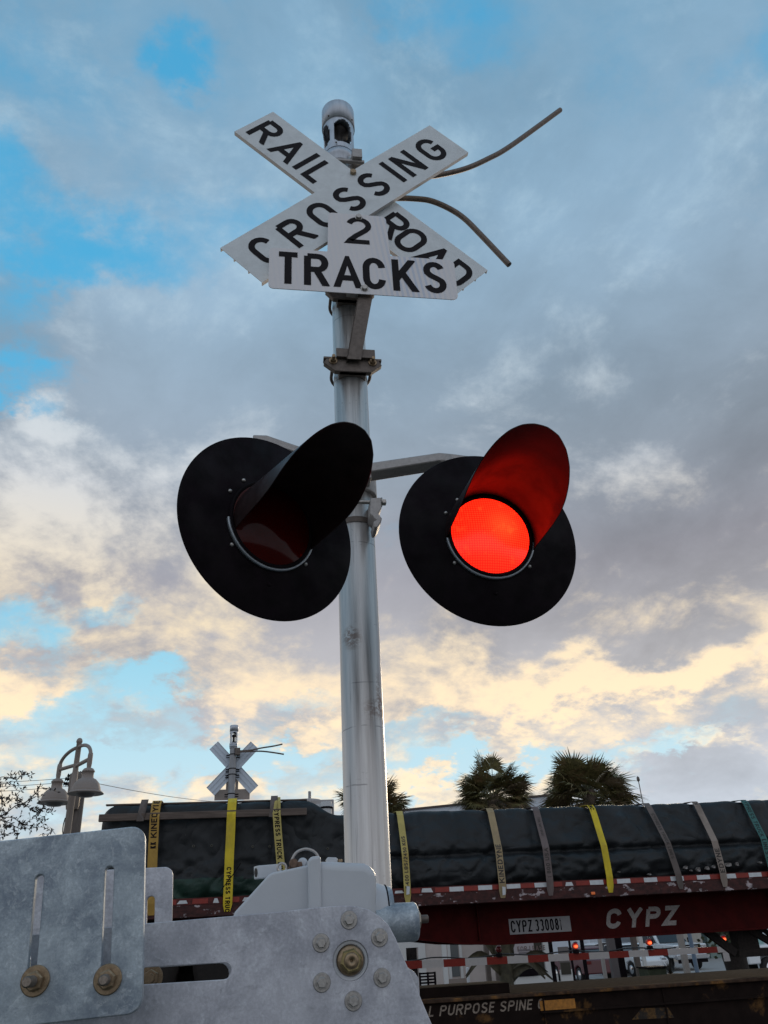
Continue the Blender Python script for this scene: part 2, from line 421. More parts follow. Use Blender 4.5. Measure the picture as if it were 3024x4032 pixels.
def plate(name, outline, holes, thick, mt, parent, Y, bevel=.0015, loc=None):
    """flat plate in the XZ plane at depth Y (front face), outline/holes are lists of (x,z)"""
    cu = bpy.data.curves.new(name, 'CURVE'); cu.dimensions = '2D'; cu.fill_mode = 'BOTH'
    cx = sum(p[0] for p in outline) / len(outline); cz = sum(p[1] for p in outline) / len(outline)
    for lp in [outline] + holes:
        sp = cu.splines.new('POLY'); sp.points.add(len(lp) - 1)
        for i, (x, z) in enumerate(lp): sp.points[i].co = (x - cx, z - cz, 0, 1)
        sp.use_cyclic_u = True
    cu.extrude = thick / 2 - bevel; cu.bevel_depth = bevel; cu.bevel_resolution = 2; cu.offset = -bevel
    tmp = bpy.data.objects.new('tmp', cu); COL.objects.link(tmp)
    dg = bpy.context.evaluated_depsgraph_get(); dg.update()
    me = bpy.data.meshes.new_from_object(tmp.evaluated_get(dg)); me.name = name
    bpy.data.objects.remove(tmp)
    rot = Matrix.Rotation(R(90), 4, 'X')
    me.transform(rot)
    me.materials.clear(); me.materials.append(mt)
    for p in me.polygons: p.material_index = 0
    o = bpy.data.objects.new(name, me)
    o.location = Vector((cx, Y + thick / 2, cz)) - world_of(parent)
    link(o, parent)
    return o


def rounded(pts, r, n=6):
    """round the corners of a 2D loop; r may be a list"""
    out = []; m = len(pts)
    rs = r if isinstance(r, (list, tuple)) else [r] * m
    for i in range(m):
        p = Vector(pts[i]); a = Vector(pts[i - 1]); b = Vector(pts[(i + 1) % m]); rr = rs[i]
        if rr <= 0: out.append(tuple(p)); continue
        da = (a - p); db = (b - p); la = da.length; lb = db.length; da /= la; db /= lb
        ang = da.angle(db); tl = min(rr / math.tan(ang / 2), la * .49, lb * .49); rr = tl * math.tan(ang / 2)
        bis = (da + db).normalized(); c = p + bis * (rr / math.sin(ang / 2))
        p0 = p + da * tl; p1 = p + db * tl
        a0 = math.atan2(*(p0 - c).yx); a1 = math.atan2(*(p1 - c).yx)
        while a1 - a0 > PI: a1 -= 2 * PI
        while a1 - a0 < -PI: a1 += 2 * PI
        for k in range(n + 1):
            t = a0 + (a1 - a0) * k / n; out.append((c.x + rr * math.cos(t), c.y + rr * math.sin(t)))
    return out


def xz(pts, Y): return [(P(x, y, Y).x, P(x, y, Y).z) for x, y in pts]


# ------------------------------------------------------------------ stroke lettering
def arc(cx, cy, rx, ry, a0, a1, n=10):
    return [(cx + rx * math.cos(R(a0 + (a1 - a0) * i / n)), cy + ry * math.sin(R(a0 + (a1 - a0) * i / n))) for i in range(n + 1)]


_C = arc(.5, .70, .5, .30, 5, 180) + arc(.5, .30, .5, .30, 180, 355)
_O = arc(.5, .68, .5, .32, 0, 180, 12) + arc(.5, .32, .5, .32, 180, 360, 12)
_S = arc(.5, .76, .48, .24, 20, 180, 9) + [(.06, .66), (.25, .565), (.72, .44), (.93, .36)] + arc(.5, .24, .5, .24, 20, -165, 11)
_D = [(0, 1), (.45, 1)] + arc(.5, .66, .5, .34, 90, 0, 7)[1:] + arc(.5, .34, .5, .34, 0, -90, 7) + [(0, 0)]
_Pb = [(0, 1), (.55, 1)] + arc(.6, .75, .4, .25, 90, -90, 10)[1:] + [(0, .5)]
_2 = arc(.5, .72, .48, .28, 165, -20, 10) + [(.80, .50), (.35, .26), (.06, .06), (.0, 0), (1, 0)]
_3 = arc(.48, .76, .46, .24, 150, -70, 9) + [(.4, .525)]
GL = {  # strokes: (points, closed); width relative to height
 'A': (.86, [([(-.06, -.15), (.5, 1.0), (1.06, -.15)], 0, 'clip'), ([(.16, .26), (.84, .26)], 0)]),
 'C': (.72, [(_C, 0)]), 'O': (.78, [(_O, 1)]), '0': (.62, [(_O, 1)]), 'S': (.72, [(_S, 0)]), 'D': (.74, [(_D, 1)]),
 'R': (.76, [([(0, -.2), (0, 1)], 0, 'clip'), (_Pb, 0), ([(.5, .5), (1.08, -.12)], 0, 'clip')]),
 'P': (.72, [([(0, -.2), (0, 1)], 0, 'clip'), (_Pb, 0)]),
 'I': (.0, [([(0.5, -.2), (0.5, 1.2)], 0, 'clip')]), 'L': (.6, [([(0, 1.2), (0, 0), (1.1, 0)], 0, 'clip')]),
 'N': (.74, [([(0, -.2), (0, 1.2)], 0, 'clip'), ([(1, -.2), (1, 1.2)], 0, 'clip'), ([(-.03, 1.06), (1.03, -.06)], 0, 'clip')]),
 'G': (.76, [(_C + [(1, .46), (.55, .46)], 0)]), 'T': (.70, [([(-.1, 1), (1.1, 1)], 0), ([(.5, 1), (.5, -.2)], 0, 'clip')]),
 'K': (.80, [([(0, -.2), (0, 1.2)], 0, 'clip'), ([(.98, 1.12), (.04, .36)], 0, 'clip'), ([(.33, .62), (1.08, -.14)], 0, 'clip')]),
 'E': (.62, [([(1.1, 1), (0, 1), (0, 0), (1.1, 0)], 0), ([(0, .52), (.95, .52)], 0)]),
 'F': (.62, [([(1.1, 1), (0, 1), (0, -.2)], 0, 'clip'), ([(0, .52), (.95, .52)], 0)]),
 'Y': (.78, [([(-.04, 1.1), (.5, .45), (1.04, 1.1)], 0, 'clip'), ([(.5, .5), (.5, -.2)], 0, 'clip')]),
 'Z': (.70, [([(-.08, 1), (1, 1), (0, 0), (1.1, 0)], 0)]), 'U': (.74, [([(0, 1.2), (0, .32)] + arc(.5, .32, .5, .32, 180, 360)[1:] + [(1, 1.2)], 0, 'clip')]),
 'V': (.8, [([(-.05, 1.15), (.5, 0), (1.05, 1.15)], 0, 'clip')]), 'B': (.72, [([(0, -.2), (0, 1)], 0, 'clip'), (_Pb, 0), ([(0, .5), (.6, .5)] + arc(.6, .25, .4, .25, 90, -90, 10)[1:] + [(0, 0)], 0)]),
 'M': (.95, [([(0, -.2), (0, 1.2)], 0, 'clip'), ([(1, -.2), (1, 1.2)], 0, 'clip'), ([(0, 1.05), (.5, .1), (1, 1.05)], 0, 'clip')]),
 'H': (.72, [([(0, -.2), (0, 1.2)], 0, 'clip'), ([(1, -.2), (1, 1.2)], 0, 'clip'), ([(0, .5), (1, .5)], 0)]),
 'W': (1.05, [([(0, 1.15), (.25, 0), (.5, .8), (.75, 0), (1, 1.15)], 0, 'clip')]),
 '2': (.66, [(_2, 0)]), '3': (.62, [(_3, 0), (arc(.48, .26, .5, .26, 78, -150, 11), 0)]),
 '8': (.62, [(arc(.5, .76, .44, .24, 0, 360, 16)[:-1], 1), (arc(.5, .26, .5, .26, 0, 360, 16)[:-1], 1)]),
 '1': (.25, [([(.9, -.2), (.9, 1.0), (.0, .78)], 0, 'clip')]), '4': (.7, [([(.75, -.2), (.75, 1), (0, .3), (1.1, .3)], 0, 'clip')]),
 '5': (.64, [([(.95, 1), (.1, 1), (.06, .55)] + arc(.48, .33, .5, .33, 120, -150, 12), 0)]),
 '/': (.45, [([(-.1, -.2), (1.1, 1.2)], 0, 'clip')]), '.': (.0, [([(.5, .0), (.5, .14)], 0, 'clip')]), ',': (.0, [([(.5, -.08), (.5, .14)], 0)]), ' ': (.35, []),
}


def strip(pts, closed, th):
    n = len(pts); L = []; Rr = []
    for i in range(n):
        p = Vector(pts[i])
        if closed: a = Vector(pts[i - 1]); b = Vector(pts[(i + 1) % n])
        else: a = Vector(pts[i - 1]) if i else None; b = Vector(pts[i + 1]) if i < n - 1 else None
        d1 = (p - a) if a is not None else (b - p); d2 = (b - p) if b is not None else (p - a)
        d1 = d1.normalized() if d1.length > 1e-9 else d2.normalized(); d2 = d2.normalized() if d2.length > 1e-9 else d1
        n1 = Vector((-d1.y, d1.x)); n2 = Vector((-d2.y, d2.x)); m = n1 + n2
        m = n1 if m.length < 1e-6 else m.normalized()
        k = th / 2 / max(.35, m.dot(n1))
        L.append(p + m * k); Rr.append(p - m * k)
    rng = range(n if closed else n - 1)
    return [[L[i], L[(i + 1) % n], Rr[(i + 1) % n], Rr[i]] for i in rng]


def clipy(poly, lo, hi):
    for sgn, lim in ((1, lo), (-1, -hi)):
        out = []
        for i in range(len(poly)):
            a = poly[i - 1]; b = poly[i]; fa = sgn * a.y - lim; fb = sgn * b.y - lim
            if (fa >= 0) != (fb >= 0): out.append(a + (b - a) * (fa / (fa - fb)))
            if fb >= 0: out.append(b)
        poly = out
        if not poly: return []
    return poly


def glyph(mb, ch, h, th, mapf, u0, v0, wscale=1.0, center=False, step=.0003, slant=0.0):
    """draws a character with lower left (u0,v0); returns its width"""
    w, strokes = GL[ch]; cw = w * h * wscale
    W_ = max(cw, th) if ch != ' ' else cw
    if center: u0 -= W_ / 2; v0 -= h / 2
    for k, st in enumerate(strokes):
        pts = [(th / 2 + x * (W_ - th), th / 2 + y * (h - th)) for x, y in st[0]]
        for quad in strip(pts, st[1], th):
            pl = clipy(quad, 0, h) if len(st) > 2 else quad
            if len(pl) < 3: continue
            vs = [mapf(u0 + p.x + slant * p.y, v0 + p.y, step * (k + 1)) for p in pl]
            mb.add(vs, [tuple(range(len(vs)))], 0)
    return W_


def text(mb, s, h, th, mapf, u0, v0, wscale=1.0, gap=.22, step=.0003, slant=0.0):
    u = u0
    for ch in s:
        u += glyph(mb, ch, h, th, mapf, u, v0, wscale, False, step, slant) + gap * h * (1 if ch != ' ' else .5)
    return u - u0


# ------------------------------------------------------------------ near crossing signal
sig = empty('crossing_signal', (MX, MY, 0), 'near railway crossing signal on silver mast, red right lamp lit, front of its crossbuck showing', 'crossing signal')
mb = MB()
mb.lathe((MX, MY, 0), (0, 0, 1), [(0, .0572), (4.41, .0572), (4.415, .05)], 48)
mast = mb.build('mast', M_MAST, sig)
mb = MB(); mb.lathe((MX, MY, 0), (0, 0, 1), [(0, .17), (.03, .17), (.05, .11), (.25, .085), (.26, .0585)], 32)
mb.build('mast_base', M_CAST, sig)

# bell housing with four windows
def bell(parent, cx, cy, z0, r, h, back=False):
    """open windows are cut out of the cylinder wall"""
    mb = MB(); n = 64; zs = []; rows = 28
    z1 = z0 + .07; z2 = z0 + h - .115
    def inwin(a, z):
        zr = (z - (z1 + .03)) / (z2 - z1 - .045)
        if not 0 <= zr <= 1: return False
        for c in (12, 102, 192, 282):
            da = abs((a - c + 180) % 360 - 180)
            lim = 36 if zr < .62 else 36 * math.sqrt(max(0, 1 - ((zr - .62) / .38) ** 2))
            if zr < .12: lim = 26 + 10 * zr / .12
            if da < lim: return True
        return False
    for j in range(rows):
        za = z1 + (z2 - z1) * j / rows; zb = z1 + (z2 - z1) * (j + 1) / rows
        for k in range(n):
            a0 = 360 * k / n; a1 = 360 * (k + 1) / n
            if inwin((a0 + a1) / 2, (za + zb) / 2): continue
            vs = []
            for rr in (r, r - .004):
                for (a, z) in ((a0, za), (a1, za), (a1, zb), (a0, zb)):
                    vs.append((cx + rr * math.sin(R(a)), cy - rr * math.cos(R(a)), z))
            mb.add(vs, [(0, 1, 2, 3), (7, 6, 5, 4)], 0, True)
            mb.add(vs, [(0, 4, 5, 1), (2, 6, 7, 3), (1, 5, 6, 2), (3, 7, 4, 0)], 0)
    # lower collar and neck
    mb.lathe((cx, cy, z0), (0, 0, 1), [(0, r * .93), (.004, r * .96), (.03, r * .96), (.034, r * 1.015), (.062, r * 1.015), (.066, r * .9)], 48)
    # cap
    mb.lathe((cx, cy, z2), (0, 0, 1), [(0, r * .9), (.0, r + .004), (.108, r + .004), (.115, r - .002), (.118, r * .8), (.119, 0)], 48)
    o = mb.build('bell_housing', M_BELL, parent)
    b2 = MB(); b2.lathe((cx, cy, z1), (0, 0, 1), [(0, r * .8), (.05, r * .8), (.06, r * .3), (.14, r * .28), (.15, r * .62), (.17, r * .66), (.2, 0)], 24)
    b2.build('bell_gong', M_DARK, o)
    b3 = MB()
    for zz, aa in ((z2 + .012, (-40, 50)), (z1 + .012, (-15, 52))):
        for a in aa:
            p = Vector((cx + (r + .004) * math.sin(R(a)), cy - (r + .004) * math.cos(R(a)), zz))
            b3.lathe(p, (math.sin(R(a)), -math.cos(R(a)), 0), [(0, .004), (.004, .003), (.005, 0)], 8)
    b3.build('housing_screws', M_BRKT, o)
    return o


bell(sig, MX - .014, MY, 4.358, .0655, .372)
# clamp ears under the bell
mb = MB(); mb.box2((.285, 2.015, 4.335), (.325, 2.10, 4.385)); mb.box2((.215, 2.03, 4.325), (.335, 2.045, 4.338))
mb.build('collar_clamp', M_CAST, sig, bevel=.002)


def blade(parent, c, ang, L, w, Y, words, hh, back=False, Y_front=None):
    """extruded aluminium crossbuck blade: face, two side lips and two ribs behind"""
    c = Vector(c); u = Vector((math.cos(ang), 0, math.sin(ang))); v = Vector((-math.sin(ang), 0, math.cos(ang)))
    s = -1 if not back else 1   # direction the face looks (-Y = to the camera)
    n = Vector((0, s, 0))
    mb = MB()
    face0 = Vector((c.x, Y, c.z))
    def pt(a, b, d): return face0 + u * a + v * b - n * d
    h = w / 2
    prof = [(-h, 0), (h, 0), (h, .017), (h - .0025, .017), (h - .0025, .0025), (h * .36, .0025), (h * .36, .013), (h * .36 - .003, .013), (h * .36 - .003, .0025),
            (-h * .36 + .003, .0025), (-h * .36 + .003, .013), (-h * .36, .013), (-h * .36, .0025), (-h + .0025, .0025), (-h + .0025, .017), (-h, .017)]
    a = [pt(-L / 2, b, d) for b, d in prof]; b_ = [pt(L / 2, b, d) for b, d in prof]; m = len(prof)
    mb.add(a + b_, [(i, (i + 1) % m, (i + 1) % m + m, i + m) for i in range(m)])
    for ring in (a, b_):
        for idx in ((0, 1, 4, 5, 8, 9, 12, 13), (1, 2, 3, 4), (5, 6, 7, 8), (9, 10, 11, 12), (13, 14, 15, 0)):
            mb.add([ring[i] for i in idx], [tuple(range(len(idx)))])
    o = mb.build('crossbuck_blade', [M_WHITE if not back else M_BACK, M_EDGE], parent, merge=True)
    for p in o.data.polygons:
        if abs(p.normal.y) < .5: p.material_index = 1
    if words:
        tb = MB()
        for ch, x, y in words:
            q_ = P(x, y, Y) - face0; uu = q_.dot(u); vv = q_.dot(v) * .25
            mp = lambda a_, b2, d_: face0 + u * a_ + v * b2 + n * (.0006 + d_)
            glyph(tb, ch, hh, hh * .168, mp, uu, vv, .94, True)
        tb.build('lettering', M_BLACKTXT, o, fix=False)
    return o


k1 = lambda x, y: (820 + x * .868, 360 + y * .868)
M_BACK = mat('sign_back_aluminium', (.62, .70, .80), .5, .1, .05)
W1 = [(c_, *k1(x, y)) for c_, x, y in (('R', 252, 190), ('A', 345, 278), ('I', 437, 322), ('L', 485, 378), ('R', 838, 606), ('O', 905, 685), ('A', 1010, 765), ('D', 1118, 835))]
W2 = [(c_, *k1(x, y)) for c_, x, y in (('C', 262, 722), ('R', 400, 640), ('O', 522, 560), ('S', 638, 487), ('S', 750, 422), ('I', 830, 360), ('N', 908, 327), ('G', 1012, 266))]
blade(sig, (.297, 0, 4.099), R(-45.3), 1.150, .210, 2.024, W1, .136)
blade(sig, (.281, 0, 4.080), R(44.4), 1.140, .214, 2.000, W2, .136)

# "2 TRACKS" plate
YS = 1.972
ol = xz([(1057, 978), (1288, 988), (1294, 836), (1516, 850), (1532, 1008), (1790, 1028), (1797, 1172), (1060, 1146)], YS)
zb = (ol[6][1] + ol[7][1]) / 2
ol = [(-.030, 3.747), (.174, 3.747), (.180, 3.949), (.393, 3.949), (.400, 3.747), (.634, 3.747), (.632, 3.553), (-.030, 3.553)]


def sheet_stripes(name, base, alt):
    m = bpy.data.materials.new(name); m.use_nodes = True
    t = NT(m.node_tree); b = m.node_tree.nodes['Principled BSDF']
    co = t.n('ShaderNodeTexCoord').outputs['Object']; s = t.n('ShaderNodeSeparateXYZ'); t.link(co, s.inputs[0])
    st = t.m('SINE', t.m('MULTIPLY', t.m('ADD', s.outputs[0], t.m('MULTIPLY', s.outputs[2], .12)), 330))
    amp = t.m('ADD', t.m('MULTIPLY', t.mr(s.outputs[0], .02, .16), t.mr(s.outputs[0], .34, .2, .0, .8)), .12)
    c = t.mix(t.m('MULTIPLY', t.mr(st, -.2, .5), amp), base, alt)
    t.put(b.inputs['Base Color'], c); b.inputs['Roughness'].default_value = .38
    return m


M_SHEET = sheet_stripes('reflective_sheeting', (.80, .78, .80), (.60, .66, .78))
ts = plate('track_count_sign', rounded(ol, [.016, .004, .016, .02, .004, .022, .022, .018]), [], .003, M_SHEET, sig, YS, .0008)
tb = MB(); mp = lambda a_, b2, d_: Vector((a_, YS - .0006 - d_, b2))
for ch, x, y in (('T', 362, 812), ('R', 490, 818), ('A', 632, 825), ('C', 753, 832), ('K', 892, 838), ('S', 1027, 845)):
    p = P(*k1(x, y), YS); glyph(tb, ch, .152, .0245, mp, p.x, 3.654, .74, True)
p = P(1413, 908, YS); glyph(tb, '2', .138, .0215, mp, p.x, p.z, 1.05, True)
tb.build('lettering', M_BLACKTXT, ts, fix=False)
for x, y in ((1412, 857), (1435, 1136)):
    b_ = MB(); p = P(x, y, YS); b_.lathe(p, (0, -1, 0), [(0, .014), (.002, .014)], 20); b_.hexnut(p + Vector((0, -.002, 0)), (0, -1, 0), .011, .008)
    b_.build('bolt', M_BOLT, ts)
b_ = MB(); p = P(1390, 682, 2.0); b_.hexnut(p, (0, -1, 0), .013, .012); b_.lathe(p, (0, -1, 0), [(-.01, .006), (0, .006)], 8)
b_.build('bolt', M_BRASS2, sig)

# bracket holding the plate and the clamps on the mast


def saddle(parent, z, Yf, wid=.19, tri=True, nm='mast_clamp'):
    mb = MB()
    # two stacked wings with a vee to the mast
    top = [(-wid / 2, 0), (wid / 2, 0), (wid / 2, .028), (.03, .055), (-.03, .055), (-wid / 2, .028)]
    for dz in (0,):
        mb.prism([(MX + a, Yf + b, z + dz) for a, b in top], (0, 0, .009))
    mb.prism([(MX - .045, Yf + .003, z - .05), (MX + .045, Yf + .003, z - .05), (MX + .05, Yf + .003, z + .006), (MX - .05, Yf + .003, z + .006)], (0, .045, 0))
    mb.prism([(MX - wid / 2, Yf, z - .018), (MX - .06, Yf, z - .05), (MX + .06, Yf, z - .05), (MX + wid / 2, Yf, z - .018), (MX + wid / 2 - .01, Yf, z - .0), (MX - wid / 2 + .01, Yf, z - .0)], (0, .02, 0))
    o = mb.build(nm, M_BRKT, parent, bevel=.0015)
    ub = MB()
    path = [(MX - .066, Yf - .02, z - .01)] + [(MX - .066 * math.cos(a), MY + .066 * math.sin(a), z - .012) for a in [i * PI / 14 for i in range(15)]] + [(MX + .066, Yf - .02, z - .01)]
    ub.tube(path, .0055, 8); ub.build('u_bolt', M_BRKT, o)
    for sx in (-1, 1):
        c = Vector((MX + sx * .066, Yf - .001, z - .01))
        nb = MB(); nb.lathe(c, (0, -1, 0), [(0, .014), (.003, .014)], 16); nb.hexnut(c + Vector((0, -.003, 0)), (0, -1, 0), .010, .01); nb.lathe(c, (0, -1, 0), [(.012, .006), (.028, .006)], 10)
        nb.build('nut', M_BRASS2, o)
    return o


saddle(sig, 3.30, 2.02, .195)
saddle(sig, 3.622, 2.02, .175)
mb = MB()
# strut from plate down to the clamp: angle section, leaning
a = P(1442, 1165, 1.985); b = P(1393, 1404, 2.0)
mb.prism([a + Vector((-.026, 0, .02)), a + Vector((.026, 0, .02)), b + Vector((.024, 0, -.01)), b + Vector((-.024, 0, -.01))], (0, .004, 0))
mb.prism([a + Vector((-.026, 0, .02)), a + Vector((-.026, .03, .02)), b + Vector((-.024, .03, -.01)), b + Vector((-.024, 0, -.01))], (.004, 0, 0))
mb.box2((.20, 2.006, 3.30), (.33, 2.018, 3.335))
mb.build('sign_strut', M_BRKT, sig)
mb = MB(); mb.box2((.24, 1.976, 3.56), (.28, 1.999, 3.94)); mb.build('sign_spacer', M_CAST, sig)
mb = MB(); mb.box2((.16, 2.043, 3.90), (.35, 2.06, 3.93)); mb.box2((.16, 2.043, 4.14), (.35, 2.06, 4.17)); mb.build('crossbuck_cleat', M_BRKT, sig)

# two curved rods pointing to the right
def smooth_path(pts, n=6):
    out = []
    m = len(pts)
    for i in range(m - 1):
        p0 = pts[max(i - 1, 0)]; p1 = pts[i]; p2 = pts[i + 1]; p3 = pts[min(i + 2, m - 1)]
        for k in range(n):
            t = k / n
            out.append(.5 * ((2 * p1) + (-p0 + p2) * t + (2 * p0 - 5 * p1 + 4 * p2 - p3) * t * t + (-p0 + 3 * p1 - 3 * p2 + p3) * t ** 3))
    out.append(pts[-1]); return out


for pts, ysp in (([(1500, 730), (1640, 700), (1725, 690), (1830, 665), (1920, 626), (2010, 575), (2206, 433)], (2.13, 2.15)),
                 ([(1480, 790), (1560, 781), (1640, 783), (1700, 792), (1770, 822), (1830, 862), (1900, 932), (2005, 1043)], (2.14, 2.1))):
    m = len(pts); pp = [P(x, y, ysp[0] + (ysp[1] - ysp[0]) * i / (m - 1)) for i, (x, y) in enumerate(pts)]
    pp = [Vector((MX + .03, MY, pp[0].z - .005))] + pp
    mb = MB(); sp_ = smooth_path(pp, 8); mb.tube(sp_, .0115, 14); o = mb.build('guide_rod', M_ROD, sig)
    dv = (sp_[-1] - sp_[-2]).normalized(); mb = MB(); mb.lathe(sp_[-1], dv, [(.0003, .0095), (.0006, 0)], 14); mb.build('end_shade_disc', M_DARK, o)  # rod end is capped; near-black disc paints the shade of a hollow end

# flashing lights


def signal_light(parent, C, yaw, pit, lit, vlen=1.0, flare=.009, vr=.126, vo=(0, 0)):
    C = Vector(C)
    n = Vector((math.sin(yaw) * math.cos(pit), -math.cos(yaw) * math.cos(pit), -math.sin(pit)))
    a = Vector((0, 0, 1)).cross(n).normalized(); b = n.cross(a)
    mb = MB(); mb.lathe(C, n, [(-.006, .03), (-.006, .251), (-.003, .254), (0, .254), (.0015, .2525), (.0015, .03)], 96, xref=a)
    brd = mb.build('backboard', M_BLK, parent)
    hb = MB(); hb.lathe(C - n * .005, -n, [(0, .12), (.07, .115), (.10, .08), (.11, 0)], 40, xref=a); hb.box(C - n * .07 + b * .1, (.05, .05, .09)); hb.build('lamp_housing', M_BLK, brd)
    ob = MB()
    LP = [(0, .365), (15, .362), (30, .35), (45, .325), (60, .29), (72, .255), (84, .215), (92, .18), (98, .13), (103, .06), (107, .012), (110, .003)]
    def Lf(d):
        d = abs(d) if d > 0 else abs(d) * (1.0 if not lit else 1.13)
        for (x0, y0), (x1, y1) in zip(LP, LP[1:]):
            if x0 <= d <= x1: return (y0 + (y1 - y0) * (d - x0) / (x1 - x0)) * vlen
        return .004
    N = 88; M = 14; vs = []; t_ = .0022; VC = C + a * vo[0] + b * vo[1]
    for k in range(N + 1):
        ph = -110 + 220 * k / N; L = Lf(ph)
        for j in range(M + 1):
            s_ = L * j / M; rr = vr + flare * s_ / .36
            d = a * math.sin(R(ph)) + b * math.cos(R(ph))
            vs.append(VC + n * (s_ + .001) + d * rr)
    vi = []
    for k in range(N + 1):
        ph = -110 + 220 * k / N; L = Lf(ph)
        for j in range(M + 1):
            s_ = L * j / M; rr = vr + flare * s_ / .36 - t_
            d = a * math.sin(R(ph)) + b * math.cos(R(ph))
            vi.append(VC + n * (s_ + .001) + d * rr)
    W_ = M + 1; q_ = len(vs)
    fs = [(k * W_ + j, (k + 1) * W_ + j, (k + 1) * W_ + j + 1, k * W_ + j + 1) for k in range(N) for j in range(M)]
    ob.add(vs + vi, fs + [tuple(q_ + i for i in reversed(f)) for f in fs], 0, True)
    rim = [(k * W_ + M, (k + 1) * W_ + M, q_ + (k + 1) * W_ + M, q_ + k * W_ + M) for k in range(N)]
    ob.add(vs + vi, rim)
    ob.build('visor', M_VIS, brd, fix=False)
    rb = MB()
    for k in range(60):   # ring clamp seen around the lower part of the lens
        a0 = R(97 + 166 * k / 60); a1 = R(97 + 166 * (k + 1) / 60)
        v8 = []
        for an in (a0, a1):
            d = a * math.sin(an) + b * math.cos(an)
            v8 += [C + n * .002 + d * .121, C + n * .002 + d * .127, C + n * .012 + d * .1268, C + n * .012 + d * .1212]
        rb.add(v8, [(0, 4, 5, 1), (1, 5, 6, 2), (2, 6, 7, 3), (3, 7, 4, 0)], 0, True)
    rb.build('lens_ring', M_RING, brd, merge=True)
    bz = MB(); bz.lathe(C, n, [(.001, .121), (.014, .121), (.016, .117), (.010, .110)], 64, xref=a, closed=True); bz.build('lens_bezel', M_BLK, brd)
    # lens: shallow dome; local frame aligned so the grid follows it
    lm = []; lf = []; nr = 14; ns = 56
    for i in range(nr + 1):
        rr = .114 * i / nr
        for k in range(ns):
            an = 2 * PI * k / ns
            lm.append(Vector((rr * math.cos(an), -(.010 + .022 * (1 - (i / nr) ** 2)), rr * math.sin(an))))
    for i in range(nr):
        for k in range(ns): lf.append((i * ns + k, i * ns + (k + 1) % ns, (i + 1) * ns + (k + 1) % ns, (i + 1) * ns + k))
    me = bpy.data.meshes.new('lens'); me.from_pydata(lm, [], lf); me.materials.append(M_LENS_ON if lit else M_LENS_OFF)
    for p_ in me.polygons: p_.use_smooth = True
    o = bpy.data.objects.new('lens', me); link(o, brd)
    rot = Matrix((a, -n, b)).transposed()
    o.matrix_local = Matrix.Translation(C - world_of(brd)) @ rot.to_4x4()
    o['label'] = 'glowing bright red round lens' if lit else 'dark red unlit round lens'
    for an in (-62, -38, 62, 38, 128, -128, 180):
        d = a * math.sin(R(an)) + b * math.cos(R(an)); c = C + d * (.135 if an != 180 else .165)
        sb = MB(); sb.lathe(c, n, [(.0015, .0055), (.004, .005), (.006, .002), (.0062, 0)], 10); sb.build('screw', M_BOLT if an != 180 else M_BLK, brd)
    return brd


CL = (-.0032, 1.779, 2.5388); CR = (.590, 1.835, 2.5476)
l1 = signal_light(sig, CL, .5275, .007, False, .995, 0, .1165, (.006, -.008)); l1['label'] = 'left round black light, lamp dark'
l2 = signal_light(sig, CR, .0786, .0495, True); l2['label'] = 'right round black light, lamp glowing red'

# cross arms from a hub on the mast to the two lights
mb = MB()
zr = P(1500, 1880, 2.0).z
def arm(pts_front, Y0, Y1, mbx):
    # pts_front: (x, ztop, zmid/bottom) stations
    st = []
    for (x, zt, zm, y) in pts_front:
        st.append([Vector((x, y, zt)), Vector((x, y, zm)), Vector((x, y + .055, zm - .004)), Vector((x, y + .05, zt))])
    vs = [v for s_ in st for v in s_]; n_ = len(st)
    mbx.add(vs, [(i * 4 + k, i * 4 + (k + 1) % 4, (i + 1) * 4 + (k + 1) % 4, (i + 1) * 4 + k) for i in range(n_ - 1) for k in range(4)] + [(0, 1, 2, 3), ((n_ - 1) * 4 + 3, (n_ - 1) * 4 + 2, (n_ - 1) * 4 + 1, (n_ - 1) * 4)])


za = P(1465, 1830, 2.0); zb_ = P(1461, 1866, 2.0)
e0 = P(1725, 1795, 1.95); e1 = P(1704, 1829, 1.95); e2 = P(1762, 1797, 1.92)
arm([(.27, za.z + .0, zb_.z, 1.99), (za.x, za.z, zb_.z, 1.985), (e0.x, e0.z, e0.z - .03, 1.93), (e2.x + .01, e2.z - .002, e2.z - .03, 1.90), (.60, e2.z - .01, e2.z - .035, 1.90)], 0, 0, mb)
mb.build('light_arm', M_CAST, sig, bevel=.004)
mb = MB()
arm([(.25, za.z, zb_.z, 1.99), (.12, za.z + .01, zb_.z + .02, 1.95), (-.02, e0.z + .02, e0.z - .01, 1.90), (-.06, e0.z + .02, e0.z - .01, 1.90)], 0, 0, mb)
mb.build('light_arm', M_CAST, sig, bevel=.004)
mb = MB(); mb.lathe((MX, MY, zb_.z - .03), (0, 0, 1), [(0, .070), (.075, .070)], 32); mb.box2((MX - .04, 1.99, zb_.z - .02), (MX + .04, 2.06, za.z - .002))
mb.build('arm_hub', M_CAST, sig, bevel=.003)
mb = MB(); mb.lathe((MX, MY, 2.700), (0, 0, 1), [(0, .0595), (.018, .0595)], 32); mb.build('arm_collar', M_BRKT, sig)
# clamp and long bolt on the right of the mast
c1 = P(1480, 1978, 1.99)
mb = MB(); mb.prism([P(x, y, 1.99) for x, y in ((1459, 1960), (1500, 1958), (1503, 2000), (1490, 2022), (1505, 2040), (1500, 2058), (1488, 2075), (1475, 2077), (1470, 2052), (1482, 2048), (1457, 2022))], (0, .07, 0))
cl = mb.build('arm_clamp', M_CAST, sig, bevel=.003)
mb = MB(); mb.tube([P(1380, 1976, 2.01), P(1520, 1978, 2.01)], .0065, 12); mb.hexnut(P(1503, 1978, 2.01), (1, 0, 0), .011, .012); mb.lathe(P(1500, 1978, 2.01), (1, 0, 0), [(0, .015), (.003, .015)], 16)
mb.build('clamp_bolt', M_BOLT, cl)

